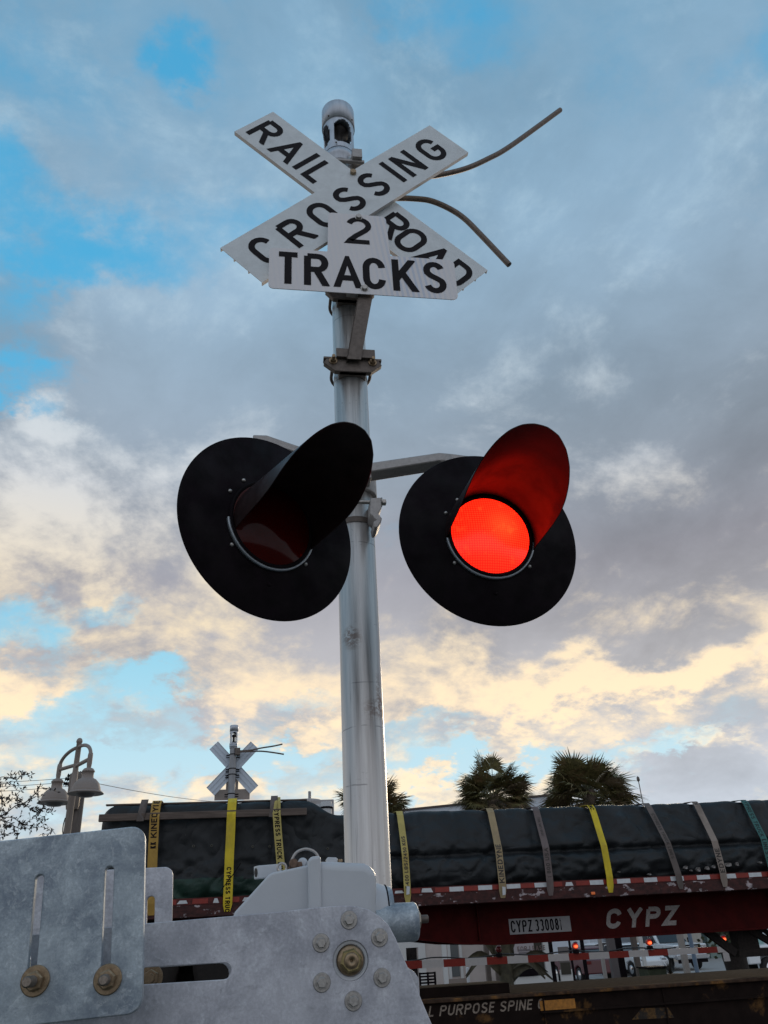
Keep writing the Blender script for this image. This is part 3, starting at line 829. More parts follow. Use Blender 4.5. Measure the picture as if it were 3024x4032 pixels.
# ------------------------------------------------------------------ gate mechanism in the foreground
YP = 1.60; YB = 1.515
gm = empty('gate_mechanism', (.15, 1.8, 0), 'grey gate operating mechanism with bolted galvanized side plates below the near signal', 'gate mechanism')
mb = MB(); mb.box2((.10, 1.70, 0), (.22, 1.95, 1.15)); mb.box2((.0, 1.68, 0), (.32, 1.97, .04)); mb.build('pedestal', M_HOUS, gm, bevel=.01)


def capsule(x0, y0, x1, y1, hw, Y, n=8):
    """slot hole around the segment in photo pixels with half width hw pixels"""
    a = P(x0, y0, Y); b = P(x1, y1, Y); A = Vector((a.x, a.z)); B = Vector((b.x, b.z)); d = (B - A).normalized(); nrm = Vector((-d.y, d.x))
    r = hw / F * (a - CAM).dot(fw)
    t0 = math.atan2(d.y, d.x); out = []
    for i in range(n + 1):
        t = t0 - PI / 2 + PI * i / n; out.append((B.x + r * math.cos(t), B.y + r * math.sin(t)))
    for i in range(n + 1):
        t = t0 + PI / 2 + PI * i / n; out.append((A.x + r * math.cos(t), A.y + r * math.sin(t)))
    return out


# near side plate
o1 = xz([(120, 3681), (575, 3636), (900, 3608)], YP) + xz([(1100, 3590), (1250, 3573), (1340, 3566), (1400, 3568), (1450, 3581), (1495, 3607), (1530, 3642), (1556, 3690), (1585, 3760), (1640, 3890), (1700, 4032), (1790, 4250), (1100, 4300), (120, 4180)], YP)
h1 = capsule(420, 3852, 882, 3824, 29, YP)
pv = P(1381, 3782, YP); rp = 69.5 / F * (pv - CAM).dot(fw)
hole = [(pv.x + rp * math.cos(2 * PI * k / 40), pv.z + rp * math.sin(2 * PI * k / 40)) for k in range(40)]
sp = plate('side_plate', o1, [h1, hole], .011, GALV, gm, YP, .0012)
for (x, y) in ((1374, 3622), (1264, 3712), (1494, 3691), (1267, 3868), (1504, 3849), (1391, 3941)):
    c = P(x, y, YP); b_ = MB()
    b_.lathe(c, (0, -1, 0), [(0, .0155), (.0018, .0155), (.0026, .0145)], 28)
    b_.lathe(c, (0, -1, 0), [(.0026, .0108), (.0045, .0105)], 20)
    b_.lathe(c, (0, -1, 0), [(.0045, .0088), (.0055, .0092), (.0115, .0092), (.0128, .0078)], 6, smooth=False, xref=(math.cos(x), 0, math.sin(x)))
    b_.build('bolt', M_BOLT, sp)
hb = MB()
hb.lathe(pv, (0, 1, 0), [(.004, rp * .985), (.004, rp * .82), (.012, rp * .80), (.012, rp * .985)], 48, closed=True)
hb.build('hub_ring', M_HOUS, sp, merge=True)
hb = MB()
hb.lathe(pv, (0, -1, 0), [(-.016, rp * .78), (-.004, rp * .76), (-.001, rp * .70), (-.0005, 0)], 48)
hub = hb.build('pivot_washer', M_BRASS2, sp)
hb = MB(); hb.lathe(pv + Vector((0, -.0005, 0)), (0, -1, 0), [(0, rp * .62), (.002, rp * .635), (.009, rp * .635), (.012, rp * .54)], 6, smooth=False, xref=(.3, 0, 1))
hb.build('pivot_nut', M_BRASS, sp)
hb = MB(); hb.lathe(pv + Vector((0, -.0115, 0)), (0, -1, 0), [(0, rp * .42), (.004, rp * .42), (.007, rp * .34), (.007, rp * .09), (.002, rp * .07), (.002, 0)], 32); hb.build('pivot_shaft', M_BRASS2, sp)
# far side plate, peeping out right and through the slots
YF = 1.93
o2 = xz([(200, 3745), (700, 3700), (1300, 3660), (1500, 3700), (1590, 3800), (1630, 3826), (1648, 3850), (1652, 3900), (1660, 4300), (200, 4250)], YF)
plate('side_plate', o2, [capsule(480, 3866, 862, 3838, 40, YF)], .011, GALV, gm, YF, .0012)

# counterweight brackets on the left end
ob_ = xz([(-170, 3329), (540, 3252), (575, 3290), (560, 3960), (525, 3997), (-170, 4060)], YB)
ob_ = rounded(ob_, [.01, .024, .0, .024, .0, .01])
ob_ = rounded(xz([(-170, 3329), (572, 3249), (559, 3990), (-170, 4072)], YB), [.01, .024, .022, .01])
s1 = capsule(122, 3848, 155, 3462, 17, YB); s2 = capsule(414, 3838, 431, 3430, 18, YB)
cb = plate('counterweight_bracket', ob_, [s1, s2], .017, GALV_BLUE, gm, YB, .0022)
ob2 = rounded(xz([(60, 3442), (681, 3412), (676, 3680), (60, 3720)], 1.88), [.01, .018, .01, .01])
cb2 = plate('counterweight_bracket', ob2, [capsule(592, 3660, 594, 3545, 15, 1.88), capsule(260, 3660, 262, 3560, 15, 1.88)], .010, GALV, gm, 1.88, .0018)
# spacer bars joining them
mb = MB()
for x, y in ((-60, 3900),):
    a = P(x, y, YB); mb.tube([a, a + Vector((0, .38, 0))], .012, 12)
mb.build('spacer_rod', M_BOLT, gm)
for (x, y, L) in ((140, 3862, .046), (425, 3856, .034)):
    c = P(x, y, YB); b_ = MB(); ax = (-.04, -1, .0)
    b_.lathe(c, ax, [(0, .022), (.003, .0225), (.004, .021)], 32)
    b_.lathe(c + Vector((0, -.004, 0)), ax, [(0, .0145), (.001, .0150), (.011, .0150), (.013, .0125)], 6, smooth=False, xref=(.2, 0, 1))
    bo = b_.build('clamp_nut', M_BRASS2, cb)
    b_ = MB(); pr = []
    zz = .013
    while zz < L: pr += [(zz, .0082), (zz + .0009, .0075)]; zz += .0018
    pr += [(L, .0080), (L + .002, .006)]
    b_.lathe(c, ax, pr, 24); b_.build('threaded_stud', mat('stud_steel', (.30, .25, .21), .45, .7, .25, 90), cb)
c = P(596, 3850, YP + .2); b_ = MB(); b_.lathe(c, (0, -1, 0), [(0, .022), (.004, .022)], 24); b_.hexnut(c + Vector((0, -.004, 0)), (0, -1, 0), .015, .012); b_.lathe(c, (0, -1, 0), [(.01, .008), (.03, .008)], 12)
b_.build('clamp_nut', M_BRASS2, cb2)

# enamelled housing between the plates
YH = 1.635
def hprism(pts, Y, dep, bev, name, parent, mt=None, seg=5):
    b_ = MB(); b_.prism([P(x, y, Y) for x, y in pts], (0, dep, 0)); return b_.build(name, mt or M_HOUS, parent, bevel=bev, seg=seg)
body = hprism([(1240, 3390), (1330, 3392), (1438, 3397), (1472, 3412), (1484, 3445), (1486, 3520), (1478, 3640), (1420, 3720), (1240, 3760)], YH, .27, .018, 'housing', gm)
door = hprism([(905, 3640), (925, 3590), (1055, 3447), (1070, 3436), (1215, 3405), (1225, 3405), (1225, 3760), (905, 3760)], YH + .012, .25, .017, 'housing_cover', gm)
fl = hprism([(1213, 3390), (1219, 3376), (1233, 3371), (1264, 3368), (1272, 3760), (1213, 3760)], YH - .008, .29, .006, 'housing_flange', gm, seg=3)
b_ = MB(); pth = smooth_path([P(x, y, 1.70) for x, y in ((1143, 3420), (1150, 3385), (1168, 3356), (1200, 3343), (1228, 3348), (1246, 3362), (1258, 3385))], 5); b_.tube(pth, .0026, 10)
b_.build('lifting_handle', M_HDL, door)
b_ = MB(); b_.prism([P(x, y, 1.69) for x, y in ((1128, 3424), (1150, 3396), (1188, 3392), (1192, 3408), (1180, 3418))], (0, .012, 0)); b_.lathe(P(1156, 3400, 1.69), (0, -1, 0), [(0, .009), (.004, .009), (.006, .006)], 14)
b_.build('hasp', M_LUG, door, bevel=.001)
b_ = MB(); b_.lathe(P(1192, 3398, 1.70), (0, -1, 0), [(-.02, .010), (.0, .010), (.004, .006)], 20); b_.build('hinge_boss', M_HOUS, door)
b_ = MB(); a = P(1008, 3436, 1.74); e = P(1100, 3428, 1.76)
b_.bar(a, e, .024, .024); lug = b_.build('lock_tube', M_HOUS, door, bevel=.0018)
b_ = MB(); dd = (a - e).normalized(); b_.lathe(a, dd, [(.0003, .0085), (.0006, 0)], 20); b_.build('bore_shade_disc', M_DARK, lug)  # bar is solid; dark disc on its end paints the shade inside the hole
b_ = MB(); ctr = P(1110, 3422, 1.68); b_.tube([ctr + Vector((.0085 * math.cos(t), 0, .0085 * math.sin(t) + .002)) for t in [2 * PI * k / 20 for k in range(21)]], .0022, 8, cap=False); b_.build('pull_ring', M_HDL, door)
b_ = MB(); b_.prism([P(x, y, 1.72) for x, y in ((1286, 3396), (1286, 3380), (1292, 3375), (1324, 3376), (1330, 3382), (1330, 3398))], (0, .03, 0)); b_.build('lid_stop', M_HOUS, body, bevel=.001)
b_ = MB(); b_.hexnut(P(1339, 3394, 1.72), (0, 0, 1), .005, .005); b_.build('lid_bolt', M_BRASS2, body)
# side cover and shaft end to the right of the housing
b_ = MB(); c = P(1520, 3618, 1.76)
b_.lathe(c + Vector((-.08, 0, 0)), (1, 0, 0), [(0, .068), (.06, .068), (.078, .062)], 40); b_.build('end_cover', M_HOUS, gm)
b_ = MB(); b_.lathe(c + Vector((-.0015, 0, 0)), (1, 0, 0), [(0, .063), (.002, .063)], 40); b_.build('cover_gasket', M_BLK, gm)
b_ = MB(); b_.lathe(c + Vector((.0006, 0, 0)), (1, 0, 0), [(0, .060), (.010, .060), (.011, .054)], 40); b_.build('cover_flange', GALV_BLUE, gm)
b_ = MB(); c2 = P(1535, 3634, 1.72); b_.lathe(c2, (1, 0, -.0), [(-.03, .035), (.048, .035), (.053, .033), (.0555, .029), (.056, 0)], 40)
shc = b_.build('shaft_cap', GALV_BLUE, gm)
c3 = P(1626, 3621, 1.72)
b_ = MB(); b_.lathe(c3, (1, 0, 0), [(-.006, .016), (.001, .0168), (.013, .0168), (.0145, .014)], 6, smooth=False, xref=(0, .2, 1)); b_.build('nut', mat('cream_nut', (.48, .43, .35), .5, .4, .1, 50), shc)
b_ = MB(); pr = []
zz = .015
while zz < .030: pr += [(zz, .0078), (zz + .001, .0070)]; zz += .002
pr += [(.030, .0072), (.031, .006)]
b_.lathe(c3, (1, 0, 0), pr, 20); b_.build('threaded_stud', M_BRKT, shc)

# ------------------------------------------------------------------ ground, tracks
def ground_mat():
    m = bpy.data.materials.new('ground_mat'); m.use_nodes = True
    t = NT(m.node_tree); b = m.node_tree.nodes['Principled BSDF']
    co = t.n('ShaderNodeTexCoord').outputs['Object']
    c = t.mix(t.mr(t.noise(co, .6, 8, .6), .42, .6), (.10, .095, .085), (.07, .085, .045))
    c = t.vm('SCALE', c, scale=t.mr(t.noise(co, 22, 6, .7), .2, .8, .6, 1.4))
    t.put(b.inputs['Base Color'], c); b.inputs['Roughness'].default_value = .95
    return m


def lot_z(y):
    if y < 12.5: return 0.0
    if y < 20: return -.8 * (y - 12.5) / 7.5
    return -.8


def st(o, kind='structure'):
    o['kind'] = kind; return o


mb = MB()
ys = [-900, -60, -10, 0, 3, 6, 9, 12.5, 14, 16, 18, 20, 30, 60, 150, 500, 1500]
xs = [-900, -100, -30, -10, 0, 10, 30, 60, 120, 400, 1200]
mb.grid(lambda i, j: Vector((xs[round(i * 10)], ys[round(j * 16)], lot_z(ys[round(j * 16)]))), 10, 16)
st(mb.build('ground', ground_mat()))
M_ASPH = mat('asphalt', (.13, .12, .115), .9, var=.3, vscale=30, bump=.3)
M_LOT = mat('lot_asphalt', (.34, .32, .31), .85, var=.12, vscale=3)
mb = MB(); mb.grid(lambda i, j: Vector((1.2 + 9 * i, [-60, 3.7, 3.7001, 12.3, 12.5, 20][round(j * 5)], lot_z([-60, 3.7, 3.7001, 12.3, 12.5, 20][round(j * 5)]) + .004)), 1, 5)
st(mb.build('road', M_ASPH))
mb = MB(); mb.box2((-20, 20.5, -.9), (90, 75, -.79)); st(mb.build('parking_lot', M_LOT))
M_LINE = mat('parking_line_paint', (.70, .68, .62), .7)
mb = MB()
for i in range(9):
    x = 14 + i * 2.9; mb.box2((x, 40, -.79), (x + .12, 46, -.786))
mb.box2((6, 34, -.79), (60, 34.14, -.786)); mb.box2((6, 38.2, -.79), (60, 38.32, -.786))
st(mb.build('parking_markings', M_LINE))
mb = MB()
for (ya, yb) in ((4.4, 7.0), (8.6, 11.4)): mb.prism([(-60, ya - .5, .003), (-60, ya, .10), (-60, yb, .10), (-60, yb + .5, .003)], (120, 0, 0))
st(mb.build('ballast', mat('ballast_stone', (.16, .14, .125), .95, var=.5, vscale=25, bump=1.0, bscale=40)))
M_RAIL = mat('rail_steel', (.10, .065, .05), .6, .5, .2, 10)
for y in (4.98, 6.42, 9.28, 10.72):
    mb = MB(); mb.prism([(-60, y - .035, .26), (-60, y + .035, .26), (-60, y + .035, .235), (-60, y + .01, .22), (-60, y + .01, .13), (-60, y + .07, .12), (-60, y + .07, .102), (-60, y - .07, .102), (-60, y - .07, .12), (-60, y - .01, .13), (-60, y - .01, .22), (-60, y - .035, .235)], (120, 0, 0))
    st(mb.build('railway_track', M_RAIL))

# ------------------------------------------------------------------ trailer
M_TRED = mat('trailer_red', (.075, .0045, .004), .6, var=.25, vscale=3, spec=.12)
M_PEEL = mat('peeling_red_rail', (.050, .012, .010), .75, var=.6, vscale=7, col2=(.34, .29, .30), stretch=(1, 1, 1.6), c2lo=.575, c2hi=.61)
M_PEEL2 = mat('rusty_lower_rail', (.055, .018, .012), .75, var=.5, vscale=5)
tr = empty('flatbed_trailer', (-1.7, 10.0, 1.0), 'dark red flatbed trailer carrying the tarped load on the rail car', 'trailer')
bz = [(-1.8, 1.80), (.2, 1.78), (1.0, 1.66), (1.69, 1.57), (2.1, 1.515), (2.51, 1.49), (12.7, 1.50)]
for yb in (9.3, 10.6):
    mb = MB()
    mb.prism([(x, yb, z) for x, z in bz] + [(12.7, yb, 1.93), (-1.8, yb, 1.93)], (0, .012, 0))
    for i in range(len(bz) - 1):
        a = Vector((bz[i][0], yb - .07, bz[i][1])); b = Vector((bz[i + 1][0], yb - .07, bz[i + 1][1]))
        mb.add([a, b, b + Vector((0, .15, 0)), a + Vector((0, .15, 0)), a - Vector((0, 0, .018)), b - Vector((0, 0, .018)), b + Vector((0, .15, -.018)), a + Vector((0, .15, -.018))],
               [(0, 1, 2, 3), (4, 7, 6, 5), (0, 4, 5, 1), (2, 6, 7, 3), (0, 3, 7, 4), (1, 5, 6, 2)])
    for x in [2.3 + 1.15 * i for i in range(9)]:
        if not (2.5 < x < 3.5 or 3.7 < x < 4.8): mb.box2((x, yb - .05, 1.52), (x + .012, yb - .0005, 1.93))
    bm_ = mb.build('main_beam', M_TRED, tr)
mb = MB(); mb.box2((-1.8, 8.76, 1.955), (12.7, 11.24, 2.015)); mb.build('deck', mat('deck_boards', (.10, .07, .05), .8, var=.3), tr)
mb = MB(); mb.box2((-1.8, 8.715, 1.975), (12.7, 8.755, 2.035)); mb.build('side_rail', mat('upper_rail_red', (.085, .010, .008), .7, var=.4, vscale=5), tr)
mb = MB(); mb.prism([(-1.8, 8.70, 1.972), (-1.8, 8.70, 1.868), (-1.8, 8.72, 1.86), (-1.8, 8.76, 1.868), (-1.8, 8.76, 1.972)], (14.5, 0, 0)); mb.build('rub_rail', M_PEEL, tr)
mb = MB()
for i in range(30):
    x = -1.6 + i * .48; mb.box2((x, 8.77, 1.875), (x + .05, 11.2, 1.95))
mb.build('cross_members', M_TRED, tr)
M_TWHT = mat('white_tape', (.62, .64, .66), .4, var=.1)
mb = MB(); x = -1.75; k = 0
random.seed(3)
while x < 12.5:
    w = .15
    torn = random.random() < (.55 if x < 2.2 else .12)
    if k % 2 == 0:
        a = x + (random.uniform(0, .05) if torn else 0); b = x + w - (random.uniform(0, .05) if torn else 0)
        z0 = 1.983 + (random.uniform(0, .008) if torn else 0); z1 = 2.026 - (random.uniform(0, .012) if torn else 0)
        mb.prism([(a, 8.713, z0), (b, 8.713, z0 + random.uniform(-.003, .003)), (b - random.uniform(0, .02) * torn, 8.713, z1), (a + random.uniform(0, .03) * torn, 8.713, z1)], (0, -.0015, 0), 0)
    elif not (torn and random.random() < .5):
        mb.prism([(x, 8.713, 1.983), (x + w, 8.713, 1.983), (x + w, 8.713, 2.026), (x, 8.713, 2.026)], (0, -.0015, 0), 1)
    x += w + .002; k += 1
mb.build('reflective_tape', [M_TWHT, M_RED], tr, fix=False)
mb = MB(); c = P(2335, 3517, 8.70); mb.box(c, (.042, .02, .026)); ml = mb.build('marker_light', mat('amber_marker', (.6, .14, .04), .3, emit=(1, .22, .04), estr=.12), tr, bevel=.004)
mb = MB(); mb.box(c + Vector((0, .008, 0)), (.10, .012, .045)); mb.build('marker_base', M_PEEL2, tr)
random.seed(5)
mb = MB()
a = P(1999, 3622, 9.3); b = P(2250, 3612, 9.3); c_ = P(2253, 3667, 9.3)
mb.box2((2.655, 9.2975, 1.562), (3.352, 9.2995, 1.712))
npl = mb.build('number_plate', mat('plate_white', (.42, .41, .42), .5, var=.08), tr)
tb = MB(); mp = lambda u_, v_, d_: Vector((u_, 9.2970 - d_, v_))
text(tb, 'CYPZ', .115, .0165, mp, 2.672, 1.580, .62, .10); text(tb, '330081', .115, .0155, mp, 2.948, 1.580, .58, .13)
tb.build('lettering', M_BLACKTXT, npl, fix=False)
M_LET = mat('faded_white_letters', (.46, .42, .40), .7, var=.25, vscale=20)
tb = MB(); mp = lambda u_, v_, d_: Vector((u_, 9.2985 - d_, v_))


def stencil(ch, u0, v0, h, th, w):
    gapc = {'C': (.62, .68, .40, .60)}
    glyph(tb, ch, h, th, mp, u0, v0, w, slant=.30)


for ch, u0 in (('C', 3.80), ('Y', 4.035), ('P', 4.265), ('Z', 4.475)): stencil(ch, u0 - .055, 1.565, .195, .046, 1.22)
tb.build('lettering', M_LET, tr, fix=False)
M_TYR2 = mat('grimy_tyre', (.014, .011, .010), .85, var=.3)
for x in (-1.30, -.18):
    mb = MB(); mb.lathe((x, 9.0, 1.50), (0, 1, 0), [(0, .30), (.0, .44), (.03, .495), (.22, .495), (.25, .44), (.25, .30)], 36); w_ = mb.build('wheel', M_TYR2, tr)
    mb = MB(); mb.lathe((x, 9.0, 1.50), (0, 1, 0), [(.03, .295), (.06, .27), (.10, .17), (.02, .14), (-.02, .11), (-.03, 0)], 28); mb.build('hub', mat('grimy_hub', (.055, .03, .026), .6, .3, .4, 14), w_)
mb = MB(); mb.box2((-2.0, 9.5, 1.45), (.6, 9.62, 1.74)); mb.box2((-1.4, 9.4, 1.44), (-1.2, 10.6, 1.56)); mb.box2((-.28, 9.4, 1.44), (-.08, 10.6, 1.56)); mb.build('suspension', M_TRED, tr)
mb = MB(); mb.box2((-1.95, 9.7, 1.002), (.9, 10.4, 1.44)); mb.build('undercarriage', M_TYR2, tr)
# support leg with braces near the right edge
mb = MB(); yl = 9.55
zf = P(2940, 3756, yl).z; mb.box2((P(2905, 3700, yl).x, yl, zf), (P(2985, 3700, yl).x, yl + .16, 1.9)); mb.box2((P(2893, 3700, yl).x, yl - .03, zf - .03), (P(3200, 3700, yl).x, yl + .2, zf + .045))
mb.bar(P(2745, 3640, yl), P(2895, 3752, yl), .05, .05 * 1.7); mb.bar(P(2985, 3642, yl + .2), P(3060, 3705, yl + .2), .04, .05); mb.bar(P(2972, 3690, yl + .1), P(3022, 3628, yl + .1), .04, .05)
mb.bar(P(2950, 3660, yl), P(3060, 3725, yl), .05, .07)
mb.bar(P(2760, 3600, yl), P(2750, 3665, yl), .09, .09)
mb.build('landing_gear', mat('grimy_black_steel', (.02, .014, .012), .8, var=.5, vscale=15), tr)

# ------------------------------------------------------------------ rail flat car
M_CAR = mat('car_black', (.014, .0085, .007), .85, spec=.12, var=.3, vscale=3, col2=(.11, .055, .02), c2lo=.60, c2hi=.70)
M_LEDGE = mat('worn_ledge', (.060, .036, .024), .85, spec=.15, var=.5, vscale=5, col2=(.20, .095, .03), c2lo=.52, c2hi=.66)
sc = empty('rail_flatcar', (0, 10.0, .26), 'low dark rail flat car with faded lettering under the trailer', 'rail car')
zl = 1.045
mb = MB(); mb.box2((-14, 8.80, zl - .03), (15, 9.02, zl)); mb.build('side_ledge', M_LEDGE, sc, bevel=.006)
mb = MB(); mb.box2((-14, 8.845, .45), (15, 8.86, zl - .031)); mb.box2((-14, 8.80, .40), (15, 9.0, .449)); mb.box2((2.75, 8.815, .868), (15, 8.8445, .885))
for x in (-9.3, -6.2, -3.1, 2.78, 4.05, 7.0): mb.box2((x, 8.825, .45), (x + .012, 8.8445, zl - .031))
mb.build('side_sill', M_CAR, sc)
mb = MB(); mb.box2((-14, 9.03, .95), (15, 11.2, 1.0)); mb.build('deck', mat('grimy_deck', (.050, .032, .022), .95, var=.5, vscale=6, spec=.03), sc)
mb = MB(); mb.box2((-1.0, 9.35, 1.001), (2.6, 9.9, 1.118)); mb.build('raised_platform', M_CAR, sc, bevel=.01)
mb = MB(); mb.box2((-14, 9.6, .4), (15, 10.4, .949)); mb.build('centre_sill', M_CAR, sc)
for x in (-11.5, -9.7, 9.5, 11.3):
    for y in (9.24, 10.68):
        mb = MB(); mb.lathe((x, y, .26 + .42), (0, 1, 0), [(0, .44), (.02, .44), (.03, .42), (.12, .42), (.125, .1)], 32); mb.build('wheel', M_RAIL, sc)
M_SL = mat('faded_stencil', (.26, .21, .17), .75, var=.45, vscale=30)
tb = MB(); mp = lambda u_, v_, d_: Vector((u_, 8.8442 - d_, v_))
pA = P(1682, 3985, 8.845)
text(tb, 'ALL PURPOSE SPINE C', .088, .0145, mp, 1.45, .905, 1.0, .20, slant=.28)
tb.build('lettering', M_SL, sc, fix=False)
a = P(2124, 3938, 8.84); b = P(2268, 3972, 8.84)
mb = MB(); mb.box2((a.x, 8.838, b.z + .004), (b.x, 8.8435, a.z - .006)); mb.build('reflector', mat('amber_reflector', (.42, .17, .02), .5, var=.3, vscale=10), sc)
mb = MB(); a = P(2520, 3975, 8.84); mb.prism([(a.x - .1, 8.8435, a.z - .08), (a.x + .35, 8.8435, a.z - .09), (a.x + .3, 8.8435, a.z + .0), (a.x + .02, 8.8435, a.z + .01)], (0, -.002, 0))
mb.build('worn_sticker', mat('worn_orange_paint', (.10, .05, .012), .8, var=.5, vscale=14, col2=(.02, .014, .01), c2lo=.45, c2hi=.55), sc)

# ------------------------------------------------------------------ tarped loads


def tarp_mat(name, c, c2):
    m = bpy.data.materials.new(name); m.use_nodes = True
    t = NT(m.node_tree); b = m.node_tree.nodes['Principled BSDF']
    co = t.n('ShaderNodeTexCoord').outputs['Object']
    col = t.mix(t.mr(t.noise(co, 2.3, 8, .6, .4), .4, .62), c, c2)
    sp_ = t.noise(co, 38, 5, .65, .3)
    col = t.mix(t.mr(sp_, .69, .73), col, (.10, .10, .10))
    t.put(b.inputs['Base Color'], col); b.inputs['Roughness'].default_value = .52; b.inputs['Specular IOR Level'].default_value = .35
    w = t.m('ABSOLUTE', t.m('SUBTRACT', t.noise(t.vm('ADD', t.vm('MULTIPLY', co, (1.0, 1, 1.0)), t.vm('SCALE', t.noise(co, 1.5, 2, .5, 0, True), scale=.5)), 3.4, 2, .4, 0), .5)); fine = t.noise(co, 140, 3, .6)
    bn = t.n('ShaderNodeBump'); bn.inputs['Strength'].default_value = .8; bn.inputs['Distance'].default_value = .10
    t.link(w, bn.inputs['Height'])
    bn2 = t.n('ShaderNodeBump'); bn2.inputs['Strength'].default_value = .35; bn2.inputs['Distance'].default_value = .004
    t.link(fine, bn2.inputs['Height']); t.link(bn.outputs[0], bn2.inputs['Normal'])
    t.link(bn2.outputs[0], b.inputs['Normal'])
    return m


M_TARP = tarp_mat('black_tarp', (.010, .0125, .0145), (.018, .0205, .0235))
M_TARPG = tarp_mat('green_tarp', (.012, .034, .026), (.018, .05, .036))


def lerp_prof(pr, s):
    tot = [0]
    for a, b in zip(pr, pr[1:]): tot.append(tot[-1] + math.dist(a, b))
    d = s * tot[-1]
    for i in range(len(pr) - 1):
        if d <= tot[i + 1] or i == len(pr) - 2:
            t = (d - tot[i]) / (tot[i + 1] - tot[i]); a, b = pr[i], pr[i + 1]
            return a[0] + (b[0] - a[0]) * t, a[1] + (b[1] - a[1]) * t


STR_R = [1.46, 2.48, 3.01, 3.65, 4.34, 4.93, 5.55, 6.3, 7.1, 7.9, 8.8, 9.7, 10.6, 11.5]
STR_L = [-1.12, -.34, .12]
PR_R = [(8.79, 2.035), (8.745, 2.10), (8.735, 2.20), (8.765, 2.29), (8.85, 2.335), (8.795, 2.385), (8.86, 2.56), (8.955, 2.755), (8.975, 2.785), (9.02, 2.80), (9.8, 2.83), (10.8, 2.82), (11.1, 2.74), (11.2, 2.3), (11.22, 2.035)]
PR_L = [(8.79, 2.035), (8.75, 2.09), (8.745, 2.2), (8.775, 2.24), (8.79, 2.5), (8.80, 2.72), (8.82, 2.86), (8.86, 2.925), (8.95, 2.945), (10.8, 2.94), (11.1, 2.86), (11.2, 2.3), (11.22, 2.035)]


def make_load(x0, x1, prof, straps, m, name, label, seed, left=False):
    mb = MB(); nu = int((x1 - x0) / .022); nv = 90; sd = Vector((seed, seed * 1.7, 3))
    ks = [0]
    def fn(u, v):
        s = v ** 1.25
        x = x0 + (x1 - x0) * u; Y, z = lerp_prof(prof, s)
        if left:   # the raised stack steps down towards the right
            f = min(1, max(0, (x - .42) / .36)); f = f * f * (3 - 2 * f)
            z2 = 2.035 + (z - 2.035) * (1 - .19 * f); z = z2
        # between straps the cover bulges, under a strap it is pinched
        dn = min(abs(x - q_) for q_ in straps); pin = math.exp(-(dn / .09) ** 2)
        topw = max(0, min(1, (z - 2.5) / .25))
        z += topw * (.012 - .020 * pin) + topw * .008 * mn.noise(Vector((x * 2.2, 0, 1)) + sd)
        fr = 1 if Y < 9.1 else .4
        w1 = mn.noise(Vector((x * 1.5, z * 3.0, 0)) + sd)
        w2 = mn.noise(Vector((x * 4.2 + z * 6, z * 5.0 - x * 2.0, 5)) + sd)
        rd = 1 - abs(mn.noise(Vector((x * 2.2 - z * 3.6, z * 2.4 + x * 1.0, 9)) + sd)) * 6.5
        rd2 = 1 - abs(mn.noise(Vector((x * 2.8 + z * 5.5, z * 2.0 - x * 1.2, 19)) + sd)) * 6.5
        low = max(0, min(1, (2.5 - z) / .25))
        drp = 1 - abs(mn.noise(Vector((x * 2.4, z * .5, 31)) + sd)) * 7.0
        Y += fr * (-.022 * w1 - .016 * w2 + .030 * max(0, rd) * (.45 + .7 * low) - .026 * max(0, rd2) * (.35 + .9 * low) + .026 * max(0, drp) * (1 - .6 * low) + .012 * pin * (z > 2.1))
        z += .006 * w2
        if z < 2.06: z = max(z, 2.032 + .012 * mn.noise(Vector((x * 5, 0, 0)) + sd))
        # ends tuck in
        e = min(u * (x1 - x0), (1 - u) * (x1 - x0))
        if e < .12: k_ = (1 - e / .12); Y += .06 * k_ * k_ if Y < 10 else -.06 * k_ * k_; z -= .07 * k_ * k_ * topw
        return Vector((x, Y, z))
    mb.grid(fn, nu, nv, 0)
    for u in (0.0, 1.0):
        ring = [fn(u, j / nv) for j in range(nv + 1)]; ctr = Vector((ring[0].x, 10, 2.3))
        mb.add(ring + [ctr], [(i, i + 1, nv + 1) for i in range(nv)] + [(nv, 0, nv + 1)])
    if left:
        o = mb.build(name, [m, M_TARPG])
        for p_ in o.data.polygons:
            if p_.center.z + o.location.z < 2.215 + .03 * mn.noise(Vector((p_.center.x * 3, 0, 0))): p_.material_index = 1
    else: o = mb.build(name, m)
    tag(o, label, 'tarped load', 'tarped loads on the trailer')
    return o


ld_l = make_load(-1.66, 1.08, PR_L, STR_L, M_TARP, 'tarped_load', 'taller black tarped load left of the mast, green tarp along its foot', 3, True)
ld_r = make_load(1.12, 12.3, PR_R, STR_R, M_TARP, 'tarped_load', 'long low black tarped load right of the mast under slanting straps', 11)
# grommets
for x, y in ((762, 3332), (833, 3330), (995, 3334), (1062, 3333), (1290, 3342)):
    g = MB(); c = P(x, y, 8.765); g.lathe(c, (0, -1, 0), [(0, .012), (.003, .014), (.003, .007), (0, .006)], 16); g.build('grommet', mat('dull_brass', (.10, .095, .08), .5, .5), ld_l)
M_WOOD = mat('grey_lumber', (.12, .09, .075), .8, var=.35, vscale=6, stretch=(.25, 1, 3), bump=.3)
mb = MB(); mb.box2((-1.67, 8.715, 2.772), (.435, 8.765, 2.842)); o = mb.build('lumber_board', M_WOOD, bevel=.004); tag(o, 'weathered brown board lying along the top edge of the taller tarped load', 'board')
mb = MB(); mb.bar(P(418, 3173, 8.93) + Vector((0, 0, .005)), P(1208, 3154, 8.93) + Vector((0, 0, .012)), .05, .016); o = mb.build('wood_batten', M_WOOD, bevel=.002); tag(o, 'thin dark batten over the very top of the taller tarped load', 'batten')

